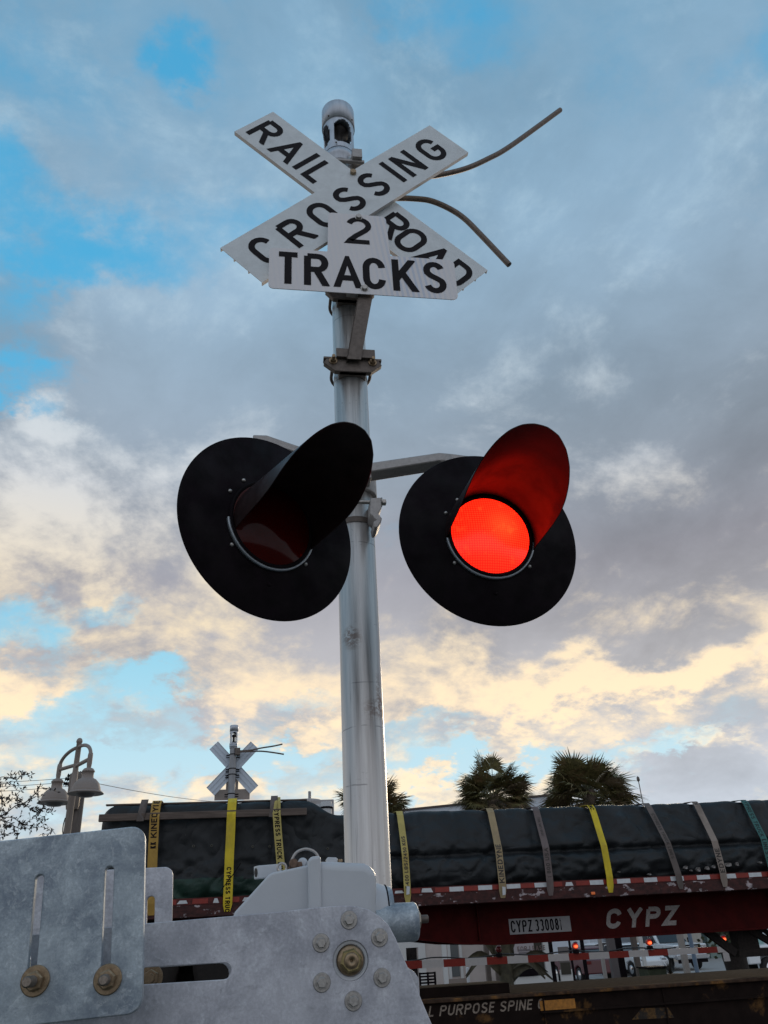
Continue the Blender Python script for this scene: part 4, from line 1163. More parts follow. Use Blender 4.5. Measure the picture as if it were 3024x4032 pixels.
# straps
SP_R = [(8.695, 1.90), (8.675, 2.05), (8.70, 2.36), (8.895, 2.762), (8.945, 2.808), (9.10, 2.822), (10.85, 2.845), (11.22, 2.70), (11.27, 1.9)]
SP_L = [(8.695, 1.90), (8.675, 2.0), (8.705, 2.80), (8.76, 2.925), (8.84, 2.975), (10.85, 2.98), (11.22, 2.8), (11.27, 1.9)]


def strap_mat(name, c, c2): return mat(name, c, .75, var=.16, vscale=5, col2=c2, stretch=(1, 1, .5), c2lo=.52, c2hi=.68, bump=.25, bscale=300)


SM = {'yellow': strap_mat('strap_yellow', (.66, .50, .025), (.60, .44, .04)), 'gold': strap_mat('strap_gold', (.42, .25, .05), (.28, .17, .04)), 'pale': strap_mat('strap_pale_yellow', (.50, .41, .13), (.45, .34, .10)),
      'tan': strap_mat('strap_tan', (.36, .27, .15), (.29, .21, .13)), 'grey': strap_mat('strap_grey', (.15, .115, .11), (.21, .16, .145)), 'dust': strap_mat('strap_dusty', (.29, .235, .20), (.23, .18, .15)),
      'teal': strap_mat('strap_teal', (.045, .15, .14), (.04, .12, .11)), 'brown': strap_mat('strap_brown', (.13, .105, .095), (.17, .14, .13))}


def strap(xt, xb, prof, w, m, label, texts=(), tcol=None, foot=True):
    w *= .90
    tot = [0]
    for a, b in zip(prof, prof[1:]): tot.append(tot[-1] + math.dist(a, b))
    it = 4 if prof is SP_R else 3
    top_d = tot[it - 1]
    def at(d, v, lift=0):   # d: distance up from the foot, v: across (+ right)
        Y, z = lerp_prof(prof, max(0, min(1, d / tot[-1])))
        f = min(1, d / top_d); x = xb + (xt - xb) * f
        i = max(j for j in range(len(tot)) if tot[j] <= max(0, min(d, tot[-1] - 1e-4))); i = min(i, len(prof) - 2)
        a, b = prof[i], prof[i + 1]; t = Vector((0, b[0] - a[0], b[1] - a[1])).normalized()
        nrm = Vector((0, -t.z, t.y))
        return Vector((x + v, Y, z)) + nrm * lift
    mb = MB()
    st_ = sorted(set([0.0, .03] + [d for d in tot] + [top_d * k / 14 for k in range(15)]))
    ww = lambda d: w * (.60 if d < .01 else .8 if d < .06 else 1)
    jit = lambda d: .004 * mn.noise(Vector((xt * 3, d * 3, 0)))
    L = [(at(d, -ww(d) / 2 + jit(d), .002), at(d, ww(d) / 2 + jit(d), .002), at(d, ww(d) / 2 + jit(d), -.0015), at(d, -ww(d) / 2 + jit(d), -.0015)) for d in st_]
    vs = [v for r_ in L for v in r_]
    mb.add(vs, [(i * 4 + k, i * 4 + (k + 1) % 4, (i + 1) * 4 + (k + 1) % 4, (i + 1) * 4 + k) for i in range(len(L) - 1) for k in range(4)] + [(0, 1, 2, 3), tuple(len(vs) - 4 + k for k in (3, 2, 1, 0))])
    o = mb.build('cargo_strap', m); tag(o, label, 'strap', 'straps over the tarped load')
    if texts:
        tb = MB()
        for (s, dpos, h, up_, wsc) in texts:   # up_: reads upwards (letter tops to the left) or downwards
            if up_: f = lambda u_, v_, q_: at(dpos + u_, -(v_ - h / 2), .0030 + q_)
            else: f = lambda u_, v_, q_: at(dpos - u_, (v_ - h / 2), .0030 + q_)
            text(tb, s, h, h * .21, f, 0, 0, wsc * 1.22, .14, .0002)
        tb.build('lettering', tcol or M_BLACKTXT, o, fix=False)
    return o


M_TXT2 = mat('faded_black_print', (.05, .04, .035), .7); M_TXT3 = mat('dark_teal_print', (.012, .03, .03), .7)
strap(-1.12, -1.07, SP_L, .105, SM['gold'], 'dull gold strap nearest the left end of the taller load, printed high up', [('KINEDYNE', .70, .060, 1, .95), ('KK', .60, .055, 1, .5)])
strap(-.345, -.345, SP_L, .100, SM['yellow'], 'bright yellow strap hanging straight below the distant crossbuck sign', [('CYPRESS TRUCK LINES INC.', .40, .046, 0, .72)])
s3 = strap(.118, .205, SP_L, .092, SM['pale'], 'pale yellow strap with vertical print ending behind the gate mechanism', [('CYPRESS TRUCK LINES INC.', .945, .050, 0, .74)])
s4 = strap(1.455, 1.455, SP_R, .078, SM['pale'], 'pale yellow strap close beside the right edge of the mast', [('5400 LBS/2450 KGS', .13, .040, 1, .85)], M_TXT2)
s5 = strap(2.475, 2.45, SP_R, .085, SM['tan'], 'tan strap with dark print near its foot and a white tag', [('KINEDYNE', .14, .056, 1, .92)], M_TXT2)
strap(3.00, 2.965, SP_R, .084, SM['grey'], 'dull grey strap left of the bright yellow one, worn print', [('1-800 USA'.replace('-', ' '), .17, .044, 1, .9), ('3335 LBS WLL', .60, .026, 1, .8)], M_TXT2)
strap(3.655, 3.625, SP_R, .080, SM['yellow'], 'bright yellow strap right of the mast, short print at its top', [('INC.', .98, .05, 0, .7)])
strap(4.335, 4.42, SP_R, .080, SM['brown'], 'brownish grey strap above the white stencilled letters', [('CYPRESS TRUCK LINES', .82, .036, 0, .8)], M_TXT2)
strap(4.93, 4.925, SP_R, .084, SM['dust'], 'dusty pinkish strap, second from the right edge', [('KINE', .92, .05, 1, .8), ('EDYNE', .14, .056, 1, .9)], M_TXT2)
strap(5.54, 5.50, SP_R, .086, SM['teal'], 'teal green strap at the far right edge', [('CYPRESS TRUCK LINES INC.', .98, .05, 0, .74)], M_TXT3)
for i, x in enumerate((6.3, 7.1)):
    strap(x, x, SP_R, .085, SM[('yellow', 'tan')[i]], ('yellow strap beyond the teal one outside the frame', 'tan strap beyond the teal one outside the frame')[i])
for x, y, s_ in ((1604, 3508, s4), (1982, 3510, s5)):
    mb = MB(); c = P(x, y, 8.66); mb.prism([c + Vector((-.012, 0, -.035)), c + Vector((.02, 0, -.03)), c + Vector((.028, 0, .04)), c + Vector((-.006, 0, .045))], (0, -.002, 0)); mb.build('paper_tag', M_TWHT, s_)
for (x, lab) in ((552, 'short faded brown strap end hanging over the board left of the gold strap'), (1072, 'short faded brown strap end over the board beside the pale yellow strap')):
    mb = MB(); c0 = P(x, 3215, 8.70); w_ = .036
    mb.prism([(c0.x - w_, 8.708, 2.762), (c0.x + w_, 8.708, 2.762), (c0.x + w_ * 1.1 + .01, 8.708, 2.85), (c0.x + w_ + .02, 8.80, 2.985), (c0.x - w_ + .02, 8.80, 2.985), (c0.x - w_ + .01, 8.708, 2.85)], (0, -.003, 0))
    tag(mb.build('cargo_strap', SM['brown']), lab, 'strap', 'straps over the tarped load')
random.seed(44)
for (x, y, w_, h_) in ((2702, 3415, 17, 15), (2724, 3427, 9, 8), (2752, 3423, 17, 18), (2788, 3418, 18, 17), (2812, 3412, 16, 12), (2868, 3404, 36, 17), (2905, 3402, 12, 14), (2560, 3442, 14, 8), (2996, 3395, 16, 9), (2440, 3432, 10, 6)):
    c0 = P(x, y, 8.70); sc_ = (c0 - CAM).dot(fw) / F / 2; mb = MB()
    mb.prism([c0 + Vector((math.cos(t) * w_ * sc_ * random.uniform(.75, 1.05), .012 * math.cos(t * 2), math.sin(t) * h_ * sc_ * random.uniform(.75, 1.05))) for t in [2 * PI * k / 9 for k in range(9)]], (0, .035, 0))
    mb.build('torn_patch', mat('pale_torn_patch', (.24, .22, .21), .8, var=.2, vscale=20), ld_r)
# tie rope crossing the second strap
mb = MB(); mb.tube(smooth_path([P(x, y, 8.64) for x, y in ((948, 3398), (920, 3440), (893, 3475), (868, 3510))]), .004, 6); o = mb.build('tie_rope', M_BLK); tag(o, 'black elastic rope hooked across the bright yellow strap', 'rope')

# ------------------------------------------------------------------ far signal, back view
YQ = 15.0
fp = P(915, 3000, YQ)
fx = (P(927, 2857, YQ).x + P(905, 3158, YQ).x) / 2
fs = empty('crossing_signal', (fx, YQ, -.2), 'distant crossing signal across the tracks, its striped crossbuck seen from behind', 'crossing signal')
M_FM = mat('far_mast_grey', (.30, .31, .33), .5, .5, .15, 8, stretch=(1, 1, .2))
ztop = P(918, 2950, YQ).z; zsg = P(905, 3125, YQ).z
mb = MB(); mb.lathe((fx, YQ, -.25), (0, 0, 1), [(0, .062), (ztop + .28, .062)], 32); mb.build('mast', M_FM, fs)
zcb = P(916, 3020, YQ).z
M_WHITE_keep = M_WHITE
b0 = bell(fs, fx, YQ, P(920, 2948, YQ).z, .075, P(927, 2857, YQ).z - P(920, 2948, YQ).z)
M_BACK2 = None; 
blade(fs, (fx + .015, 0, zcb + .02), R(-46.5), 1.12, .205, YQ + .14, None, 0, True)
blade(fs, (fx + .005, 0, zcb), R(46.5), 1.12, .205, YQ + .10, None, 0, True)
ax_, az_ = P(846, 3108, YQ + .17).x, P(846, 3152, YQ + .17).z
bx_ = P(983, 3141, YQ + .17).x; mz = P(846, 3112, YQ + .17).z + .01
mb = MB(); mb.prism([(ax_, YQ + .17, az_), (bx_, YQ + .17, az_), (bx_, YQ + .17, mz), (fx + .11, YQ + .17, mz), (fx + .11, YQ + .17, mz + .22), (fx - .11, YQ + .17, mz + .22), (fx - .11, YQ + .17, mz), (ax_, YQ + .17, mz)], (0, .004, 0))
mb.build('track_count_sign', mat('sign_back_tan', (.36, .31, .28), .6), fs)
for (x, y) in ((918, 2971), (915, 3027), (914, 3050), (908, 3126)):
    mb = MB(); z = P(x, y, YQ).z
    mb.tube([(fx - .066, YQ + .08, z)] + [(fx - .066 * math.cos(t), YQ - .066 * math.sin(t), z) for t in [i * PI / 12 for i in range(13)]] + [(fx + .066, YQ + .08, z)], .008, 6)
    mb.box2((fx - .125, YQ + .06, z - .01), (fx + .125, YQ + .075, z + .01)); mb.box2((fx - .125, YQ + .06, z - .045), (fx + .125, YQ + .075, z - .03))
    mb.build('u_bolt', M_BLK, fs)
for pts in (((935, 2957), (985, 2954), (1030, 2945), (1075, 2938), (1112, 2930)), ((935, 2961), (985, 2959), (1030, 2958), (1075, 2963), (1118, 2970))):
    pp = [P(x, y, YQ - .08) for x, y in pts]; mb = MB(); mb.tube(smooth_path(pp, 5), .014, 8); mb.build('guide_rod', M_ROD, fs)
mb = MB(); c = P(936, 2959, YQ - .05); mb.box(c, (.09, .08, .12)); mb.build('rod_clamp', M_BRKT, fs)

# far gate arm
YG = 15.6
g0 = P(1560, 3802, YG); g1 = P(2830, 3739, YG)
ga = empty('crossing_gate', (g0.x - 2.2, YG, 0), 'lowered red and white striped crossing gate arm behind the train', 'gate arm')
M_CABLE = mat('black_cable', (.02, .018, .018), .6)
edges = [1590, 1662, 1747, 1832, 1917, 1998, 2079, 2159, 2240, 2320, 2399, 2476, 2553, 2630, 2748, 2825]
def arm_mid(x): return 3802 - (x - 1560) * (3802 - 3739) / 1270 + (0 if x < 2500 else 0)
def arm_hw(x): return 13.5 - 4.0 * (x - 1560) / 1270
L0 = P(1300, arm_mid(1300), YG)
mb = MB(); sides = []
cuts = [P(x, arm_mid(x), YG).x for x in edges]
bnd = [g0.x - 2.1] + cuts + [P(2862, 3737, YG).x]
zc_ = (g0.z + P(2200, arm_mid(2200), YG).z) / 2
for i in range(len(bnd) - 1):
    h_ = lambda x: .066 - .018 * (x - bnd[0]) / (bnd[-1] - bnd[0])
    a, b = bnd[i], bnd[i + 1]; za_ = P(1560, 3802, YG).z + (a - g0.x) / (g1.x - g0.x) * (g1.z - g0.z); zb2 = P(1560, 3802, YG).z + (b - g0.x) / (g1.x - g0.x) * (g1.z - g0.z)
    mb.add([(a, YG, za_ - h_(a)), (b, YG, zb2 - h_(b)), (b, YG, zb2 + h_(b)), (a, YG, za_ + h_(a)), (a, YG + .04, za_ - h_(a)), (b, YG + .04, zb2 - h_(b)), (b, YG + .04, zb2 + h_(b)), (a, YG + .04, za_ + h_(a))],
           [(0, 1, 2, 3), (7, 6, 5, 4), (0, 4, 5, 1), (3, 2, 6, 7)] + ([(0, 3, 7, 4)] if i == 0 else []) + ([(1, 5, 6, 2)] if i == len(bnd) - 2 else []), 1 if (i % 2 == 1) else 0)
armo = mb.build('striped_arm', [M_ARMW, M_RED], ga)
def arm_z(x): return g0.z + (x - g0.x) / (g1.x - g0.x) * (g1.z - g0.z)
cb_pts = []
for i, x in enumerate([g0.x - 2 + k * .33 for k in range(int((bnd[-1] - g0.x + 1.6) / .33))]):
    cb_pts.append(Vector((x, YG + .02, arm_z(x) + .075 + .022 * math.sin(i * 1.7))))
mb = MB(); mb.tube(smooth_path(cb_pts, 3), .011, 6); mb.build('lamp_cable', M_CABLE, ga)
for (x, y, lit) in ((1966, 3757, 0), (2270, 3752, 1), (2562, 3738, 1), (2853, 3712, 1)):
    c = P(x, y, YG + .0); zz = arm_z(c.x) + .055
    mb = MB(); mb.lathe((c.x, YG + .02, zz), (0, 0, 1), [(0, .06), (.05, .055), (.06, .05)], 16); hs = mb.build('lamp_base', M_BLK, ga)
    mb = MB(); mb.lathe((c.x, YG - .035, zz + .115), (0, 1, 0), [(0, 0), (.004, .02), (.014, .04), (.03, .050), (.09, .052), (.104, .035), (.11, 0)], 20)
    for k in range(6): mb.lathe((c.x, YG - .036 + .0, zz + .085 + k * .012), (0, 0, 1), [(0, .02), (.002, .03 - abs(k - 2.5) * .004), (.004, .02)], 12)
    lo = mb.build('gate_lamp', lamp_mat() if lit else M_GOFF, ga)
    lo['label'] = 'small lit red lamp' if lit else 'small unlit dark red lamp'
    mb = MB(); mb.lathe((c.x, YG - .005, zz + .115), (0, 1, 0), [(0, .0535), (.05, .0535)], 20, closed=True); mb.lathe((c.x, YG - .02, zz + .16), (0, 0, 1), [(0, .045), (.02, .03), (.026, 0)], 14); mb.build('lamp_shell', mat('lamp_shell_dark', (.07, .006, .006), .4), lo)
mb = MB(); a = P(2865, 3780, YG); mb.box2((a.x - .055, YG - .002, a.z - .02), (a.x + .055, YG + .03, arm_z(a.x) - .05)); mb.build('arm_tip_rest', M_ARMW, ga)
mb = MB(); mb.box2((g0.x - 2.9, YG - .25, .6), (g0.x - 2.1, YG + .3, 1.4)); mb.box2((g0.x - 2.7, YG - .1, -.3), (g0.x - 2.4, YG + .1, .6)); mb.build('gate_drive', M_HOUS, ga, bevel=.03)

# ------------------------------------------------------------------ background helpers
def rbox(mb, x0, y0, x1, y1, Y, th, mi=0):
    """box whose front face covers about that photo rectangle at depth Y"""
    a = P(x0, y0, Y); b = P(x1, y1, Y)
    mb.box2((min(a.x, b.x), Y, min(a.z, b.z)), (max(a.x, b.x), Y + th, max(a.z, b.z)), mi)


def vpost(mb, x, ytop, ybot, wpx, Y, th=None, zb=None, mi=0):
    """vertical post through the pixel (x,ybot)"""
    b = P(x, ybot, Y); t = P(x, ytop, Y); w = wpx / F * (b - CAM).dot(fw)
    mb.box2((b.x - w / 2, Y, zb if zb is not None else b.z), (b.x + w / 2, Y + (th or w), t.z), mi)
    return b.x, w


# street lamp with two bell shades
M_TAUPE = mat('taupe_paint', (.27, .225, .20), .6, var=.06, vscale=10)
YL = 20.0
kx = lambda x, y: (200 + x * .2034, 2850 + y * .2034)
lp = P(*kx(438, 1200), YL)
lamp = empty('street_lamp', (lp.x, YL, -.8), 'taupe street lamp with two bell shades hanging from curved arms', 'street lamp')
px1 = YL / F * 1.0 / 1.0
s_ = (P(300, 3000, YL) - CAM).dot(fw) / F
zt = P(*kx(572, 270), YL).z
LX = lp.x
mb = MB(); mb.lathe((LX, YL, -.8), (0, 0, 1), [(0, .22), (.15, .22), (.25, .14), (.8, .13), (.85, .095), (3.9, .085), (zt + .8 - 1.35, .078), (zt + .8 - 1.33, .088), (zt + .8 - 1.28, .088), (zt + .8 - 1.26, .068), (zt + .8 - .12, .060), (zt + .8 - .11, .072), (zt + .8 - .09, .074), (zt + .8 - .05, .066), (zt + .8 - .015, .04), (zt + .8, 0)], 24)
mb.build('pole', M_TAUPE, lamp)
shL = P(*kx(170, 1560), YL); shR = P(*kx(672, 1370), YL)
def sh(cx, cy, cz, nm):
    r = .46 * 1.0
    mb = MB(); mb.lathe((cx, cy, cz), (0, 0, 1), [(-.0, r * .93), (.0, r), (.035, r * .93), (.075, r * .80), (.09, r * .82), (.10, r * .80), (.20, r * .75), (.32, r * .60), (.40, r * .42), (.415, r * .36), (.56, r * .33), (.57, r * .38), (.60, r * .36), (.66, r * .26), (.69, r * .12), (.70, .035), (.84, .035)], 40)
    o = mb.build('lamp_shade', M_TAUPE, lamp)
    mb = MB(); mb.lathe((cx, cy, cz), (0, 0, 1), [(.02, r * .90), (.012, r * .6), (-.04, r * .42), (-.055, 0)], 32); mb.build('lamp_glass', mat('dark_lamp_glass', (.05, .035, .025), .3), o)
    return o
rs = .0
W2_ = 129 / 2 * s_
scl = W2_ / .46
def shade(px_, py_, Yv):
    c = P(px_, py_, Yv); s2 = (c - CAM).dot(fw) / F; r = .395
    prof = [(-.0, .93), (.0, 1.0), (.05, .93), (.10, .80), (.125, .82), (.14, .80), (.22, .77), (.36, .68), (.48, .50), (.52, .37), (.545, .33), (.74, .31), (.75, .37), (.78, .36), (.86, .26), (.90, .10), (.91, .05), (1.05, .05)]
    mb = MB(); mb.lathe(c, (0, 0, 1), [(h * r * 1.62, q_ * r) for h, q_ in prof], 40)
    o = mb.build('lamp_shade', M_TAUPE, lamp)
    mb = MB(); mb.lathe(c, (0, 0, 1), [(.02, r * .90), (.012, r * .6), (-.06, r * .40), (-.08, 0)], 32); mb.build('lamp_glass', mat('dark_lamp_glass', (.05, .035, .025), .3), o)
    return c, r
cR, rR = shade(336.7, 3126, YL - .8)
cL, rL = shade(214, 3163, YL + .55)
topR = cR + Vector((0, 0, rR * 1.66)); topL = cL + Vector((0, 0, rL * 1.66))
mid = P(*kx(470, 930), YL)
for tp, shc_ in ((topR, 0), (topL, 1)):
    mb = MB(); mb.lathe(tp, (0, 0, 1), [(-.1, .045), (0, .058), (.20, .058), (.25, .05), (.28, 0)], 14)
    base = Vector((LX, YL, tp.z + .12))
    mb.tube([tp + Vector((0, 0, .12)), Vector((LX, YL, tp.z + .12 + (mid.z - tp.z) * .0))], .045, 10)
    e = Vector((LX, YL, zt - .22)); d = tp - e; pk = []
    for k in range(15):
        t = PI / 2 * k / 14
        pk.append(Vector((e.x + (tp.x - e.x) * math.sin(t), e.y + (tp.y - e.y) * math.sin(t), tp.z + .2 + (e.z - tp.z - .2) * math.cos(t))))
    mb.tube(pk, .042, 10)
    mb.build('lamp_arm', M_TAUPE, lamp)

# utility pole with its hardware and wires
YU = 27.0
M_WPOLE = mat('wooden_pole', (.12, .10, .09), .85, var=.25, vscale=8, stretch=(1, 1, .1))
ub = P(*kx(455, 2000), YU); ut = P(*kx(612, 945), YU); ux = (ub.x + ut.x) / 2
upo = empty('utility_pole', (ux, YU, -.8), 'grey wooden utility pole with insulators standing behind the street lamp', 'utility pole')
mb = MB(); mb.lathe((ux, YU, -.8), (0, 0, 1), [(0, .24), (ut.z + .8, .17)], 20); mb.build('pole', M_WPOLE, upo)
zp = lambda y: P(ux / 1, 0, YU).z
mb = MB(); mb.lathe((ux - .1, YU - .25, ut.z - 1.15), (0, 0, 1), [(0, .18), (.1, .2), (1.0, .2), (1.1, .15)], 20); mb.build('transformer', M_BRKT, upo)
for (x, y) in ((350, 1080), (318, 1172), (395, 1018), (540, 965), (520, 1150)):
    c = P(*kx(x, y), YU); mb = MB(); mb.lathe(c + Vector((-.12, 0, .03)), (1, 0, -.15), [(0, .02), (.02, .07), (.06, .03), (.09, .075), (.13, .03), (.16, .08), (.22, .03)], 12); mb.build('insulator', M_BLK, upo)
    mb = MB(); mb.tube([c, Vector((ux, YU, c.z - .05))], .02, 6); mb.build('insulator_arm', M_BLK, upo)
M_WIRE = mat('power_wire', (.10, .11, .12), .6)
def wire(a, b, sag, lab, r=.008):
    pts = [a.lerp(b, t / 16) - Vector((0, 0, sag * 4 * (t / 16) * (1 - t / 16))) for t in range(17)]
    mb = MB(); mb.tube(pts, r, 6); tag(mb.build('power_wire', M_WIRE), lab, 'wire', 'wires of the utility pole')
for y0, y1, lab in ((3070, 3060, 'uppermost thin wire running left from the utility pole'), (3088, 3076, 'middle thin wire running left from the utility pole'), (3108, 3092, 'lowest thin wire running left from the utility pole')):
    a = Vector((ux, YU, P(285, y1, YU).z)); b = P(-260, y0 + 16, YU - 1); wire(a, b, .05, lab)
wire(Vector((ux, YU, P(380, 3076, YU).z + .05)), P(900, 3160, YU + 18), .12, 'single thin wire sloping down to the right of the street lamp', .011)
mb = MB(); mb.tube(smooth_path([P(x, y, YL - .2) for x, y in ((257, 3220), (249, 3250), (247, 3275), (250, 3290))], 4), .012, 6); mb.build('hanging_cable', M_CABLE, lamp)

# spindly tree at the far left
M_TWIG = mat('dark_twig', (.035, .022, .018), .8); M_LEAF = mat('narrow_leaves', (.030, .022, .018), .7, var=.3)
random.seed(21)
YT = 11.0
tk = lambda x, y: (x * .1567, 3000 + y * .1567)
tree = empty('tree', (P(-260, 3500, YT).x, YT, 0), 'sparse dark tree with narrow leaves reaching in from the left edge', 'tree')
tx = world_of(tree).x
br = [[(-900, 2500), (-500, 1950), (-150, 1520), (0, 1380), (150, 1290), (300, 1170), (440, 1080), (640, 1090), (760, 1170), (900, 1180), (1050, 1160)],
      [(440, 1080), (640, 1010), (760, 910), (860, 830), (950, 720), (1010, 620), (1090, 660), (1180, 660), (1320, 700)],
      [(-500, 1950), (-150, 1400), (0, 1460), (160, 1500), (260, 1540), (370, 1620), (500, 1670), (700, 1680), (850, 1650), (1050, 1640), (1200, 1690), (1300, 1740)],
      [(-500, 1100), (-200, 600), (0, 400), (120, 380), (260, 400), (400, 440), (520, 350), (600, 290), (740, 340), (810, 310)],
      [(-200, 600), (0, 560), (140, 540), (260, 560), (400, 600), (500, 560)], [(260, 400), (300, 330), (420, 290), (500, 250), (590, 270)],
      [(0, 1460), (180, 1390), (330, 1410), (440, 1470), (600, 1560), (700, 1500), (860, 1420), (960, 1440), (1050, 1510), (1100, 1620)],
      [(-500, 1950), (-100, 1900), (60, 1800), (120, 1840), (60, 1930)], [(0, 850), (60, 950), (120, 1030), (180, 1060)], [(-300, 900), (0, 740), (40, 850)],
      [(60, 900), (180, 920), (240, 940), (300, 1010)], [(760, 1170), (900, 1250), (960, 1310), (1060, 1370)], [(440, 1080), (430, 960), (420, 830), (480, 760), (540, 730)],
      [(370, 1620), (370, 1740), (410, 1840), (470, 1830)], [(120, 1480), (140, 1570), (160, 1640), (230, 1620)], [(950, 720), (960, 830), (960, 920), (1020, 1000)],
      [(600, 1560), (620, 1640), (700, 1640)], [(960, 1200), (1130, 1180), (1260, 1260), (1370, 1250)], [(1300, 1740), (1240, 1800), (1080, 1820)], [(540, 1010), (500, 930), (430, 860)], [(0, 1150), (60, 1200), (150, 1290)]]
lv = MB(); bw = MB()
for bi, b_ in enumerate(br):
    dpt = YT + random.uniform(-.5, .5) if bi else YT
    pp = [P(*tk(x, y), YT + .25 * math.sin(bi * 2.3) + .12 * math.sin(i + bi)) for i, (x, y) in enumerate(b_)]
    sm = smooth_path(pp, 5); n = len(sm)
    r0 = .012 if bi == 0 else .006
    bw.tube(sm, [max(.0022, r0 * (1 - .85 * i / n)) for i in range(n)], 6)
    L = 0
    for i in range(n - 1):
        seg = sm[i + 1] - sm[i]; m = max(1, int(seg.length / .011))
        for k in range(m):
            if sm[i].x < -3.6 and random.random() < .4: continue
            if random.random() < .34: continue
            p = sm[i] + seg * (k / m)
            d = (seg.normalized() + Vector((random.uniform(-1, 1), random.uniform(-1, 1), random.uniform(-1, 1))) * 1.3).normalized()
            tw = random.random() < .30
            base = p
            if tw:
                e_ = p + d * random.uniform(.03, .10); bw.tube([p, e_], .0018, 4, cap=False)
                spots = [p.lerp(e_, t) for t in (.35, .6, .8, 1)]
            else: spots = [p]
            for q_ in spots:
                d2 = (d * .8 + Vector((random.uniform(-1, 1), random.uniform(-1, 1), random.uniform(-1, 1)))).normalized()
                sd_ = d2.cross(Vector((random.uniform(-1, 1), random.uniform(-1, 1), random.uniform(-1, 1)))).normalized()
                ln = random.uniform(.03, .06); w = ln * .20
                lv.add([q_, q_ + d2 * ln * .45 + sd_ * w, q_ + d2 * ln, q_ + d2 * ln * .45 - sd_ * w], [(0, 1, 2, 3)])
bw.tube(smooth_path([Vector((tx, YT, 0)), Vector((tx + .05, YT, .8)), Vector((tx - .08, YT, 1.6)), P(*tk(-900, 2500), YT)], 4), [.09, .085, .08, .07, .065, .06, .05, .045, .04, .035, .03, .02, .018], 10)
bw.build('trunk', M_TWIG, tree); lv.build('crown', M_LEAF, tree, fix=False)

# fan palms
M_FROND = mat('palm_frond', (.145, .128, .05), .55, var=.5, vscale=1.6, col2=(.22, .14, .07), c2lo=.5, c2hi=.72)
M_FRONDB = mat('dead_frond', (.20, .145, .085), .7, var=.4, vscale=3)
M_PTRUNK = mat('palm_trunk', (.13, .10, .075), .9, var=.4, vscale=5, bump=.6)


def fan_palm(cx, Y, zc_, rx, rz, label, seed, n=95, lop=0.0, dead=True):
    random.seed(seed)
    pm = empty('palm_tree', (cx, Y, -.8), label, 'palm tree', 'fan palms beyond the train')
    mb = MB(); mb.lathe((cx, Y, -.8), (0, 0, 1), [(0, .30), (.3, .22), (zc_ + .8 - 1.1, .19), (zc_ + .8 - .4, .32), (zc_ + .8, .22)], 14)
    mb.build('trunk', M_PTRUNK, pm)
    mb = MB(); O = Vector((cx, Y, zc_ - .25))
    for i in range(n):
        el = math.asin(random.uniform(-.80, 1.0)); az = random.uniform(0, 2 * PI)
        d = Vector((math.cos(el) * math.cos(az), math.cos(el) * math.sin(az), math.sin(el)))
        pet = random.uniform(.45, .78)
        L = Vector((d.x * rx, d.y * rx, d.z * rz if d.z > 0 else d.z * rz * .95))
        tip = O + L * pet; tip.z -= .10 * pet * (1 - d.z)
        mb.tube([O + d * .15, O + (tip - O) * .5 + Vector((0, 0, .06)), tip], .016, 4, cap=False)
        a = (tip - O).normalized(); side = a.cross(Vector((0, 0, 1)))
        if side.length < .1: side = Vector((1, 0, 0))
        side.normalize(); up_ = side.cross(a)
        tilt = random.uniform(-.6, .6); side = (side * math.cos(tilt) + up_ * math.sin(tilt)).normalized(); up_ = side.cross(a)
        R0 = (L.length) * random.uniform(.38, .62) + .10; ns = 34; mi = 1 if (d.z < -.25 and random.random() < .6) or random.random() < .10 else 0
        for k in range(ns):
            t = -1.95 + 3.9 * (k + .5) / ns
            ln = R0 * (1 - .16 * abs(t) / 1.9) * random.uniform(.88, 1.06)
            dr = (a * math.cos(t) + side * math.sin(t)); fold = up_ * (.18 * abs(t)) * 0
            w = R0 * .032
            pr = dr.cross(up_).normalized()
            m_ = tip + dr * ln * .55 + up_ * random.uniform(-.02, .02); e_ = tip + dr * ln + Vector((0, 0, -.22 * ln * random.uniform(.3, 1.4)))
            mb.add([tip, m_ - pr * w, e_, m_ + pr * w], [(0, 1, 2, 3)], mi, False)
    mb.build('crown', [M_FROND, M_FRONDB], pm, fix=False)
    return pm


YPm = 36.0
a = P(1800, 3200, YPm); b = P(2090, 3200, YPm); c = P(1950, 2990, YPm)
fan_palm((a.x + b.x) / 2 + .05, YPm, a.z + .75, 1.60, 1.85, 'fan palm with a rounded crown, left of the larger palm', 4, 115)
pm1 = P(1935, 3005, YPm)
a = P(2165, 3200, YPm); b = P(2555, 3200, YPm)
big = fan_palm((a.x + b.x) / 2 + .0, YPm + 1, a.z + .85, 2.15, 2.15, 'largest fan palm, its wide crown highest of all', 9, 135)
mb = MB(); c_ = P(2330, 3135, YPm - .5); mb.lathe(c_ + Vector((0, 0, -.35)), (0, 0, 1), [(0, .05), (.15, .16), (.4, .22), (.6, .16), (.68, 0)], 14); mb.build('seed_cluster', mat('dry_seed_cluster', (.20, .15, .12), .9, var=.3, vscale=9, bump=.8), big)
a = P(1420, 3230, YPm); fan_palm(a.x, YPm - 3, a.z - .1, 1.62, 1.9, 'fan palm mostly hidden behind the silver mast', 14, 80)

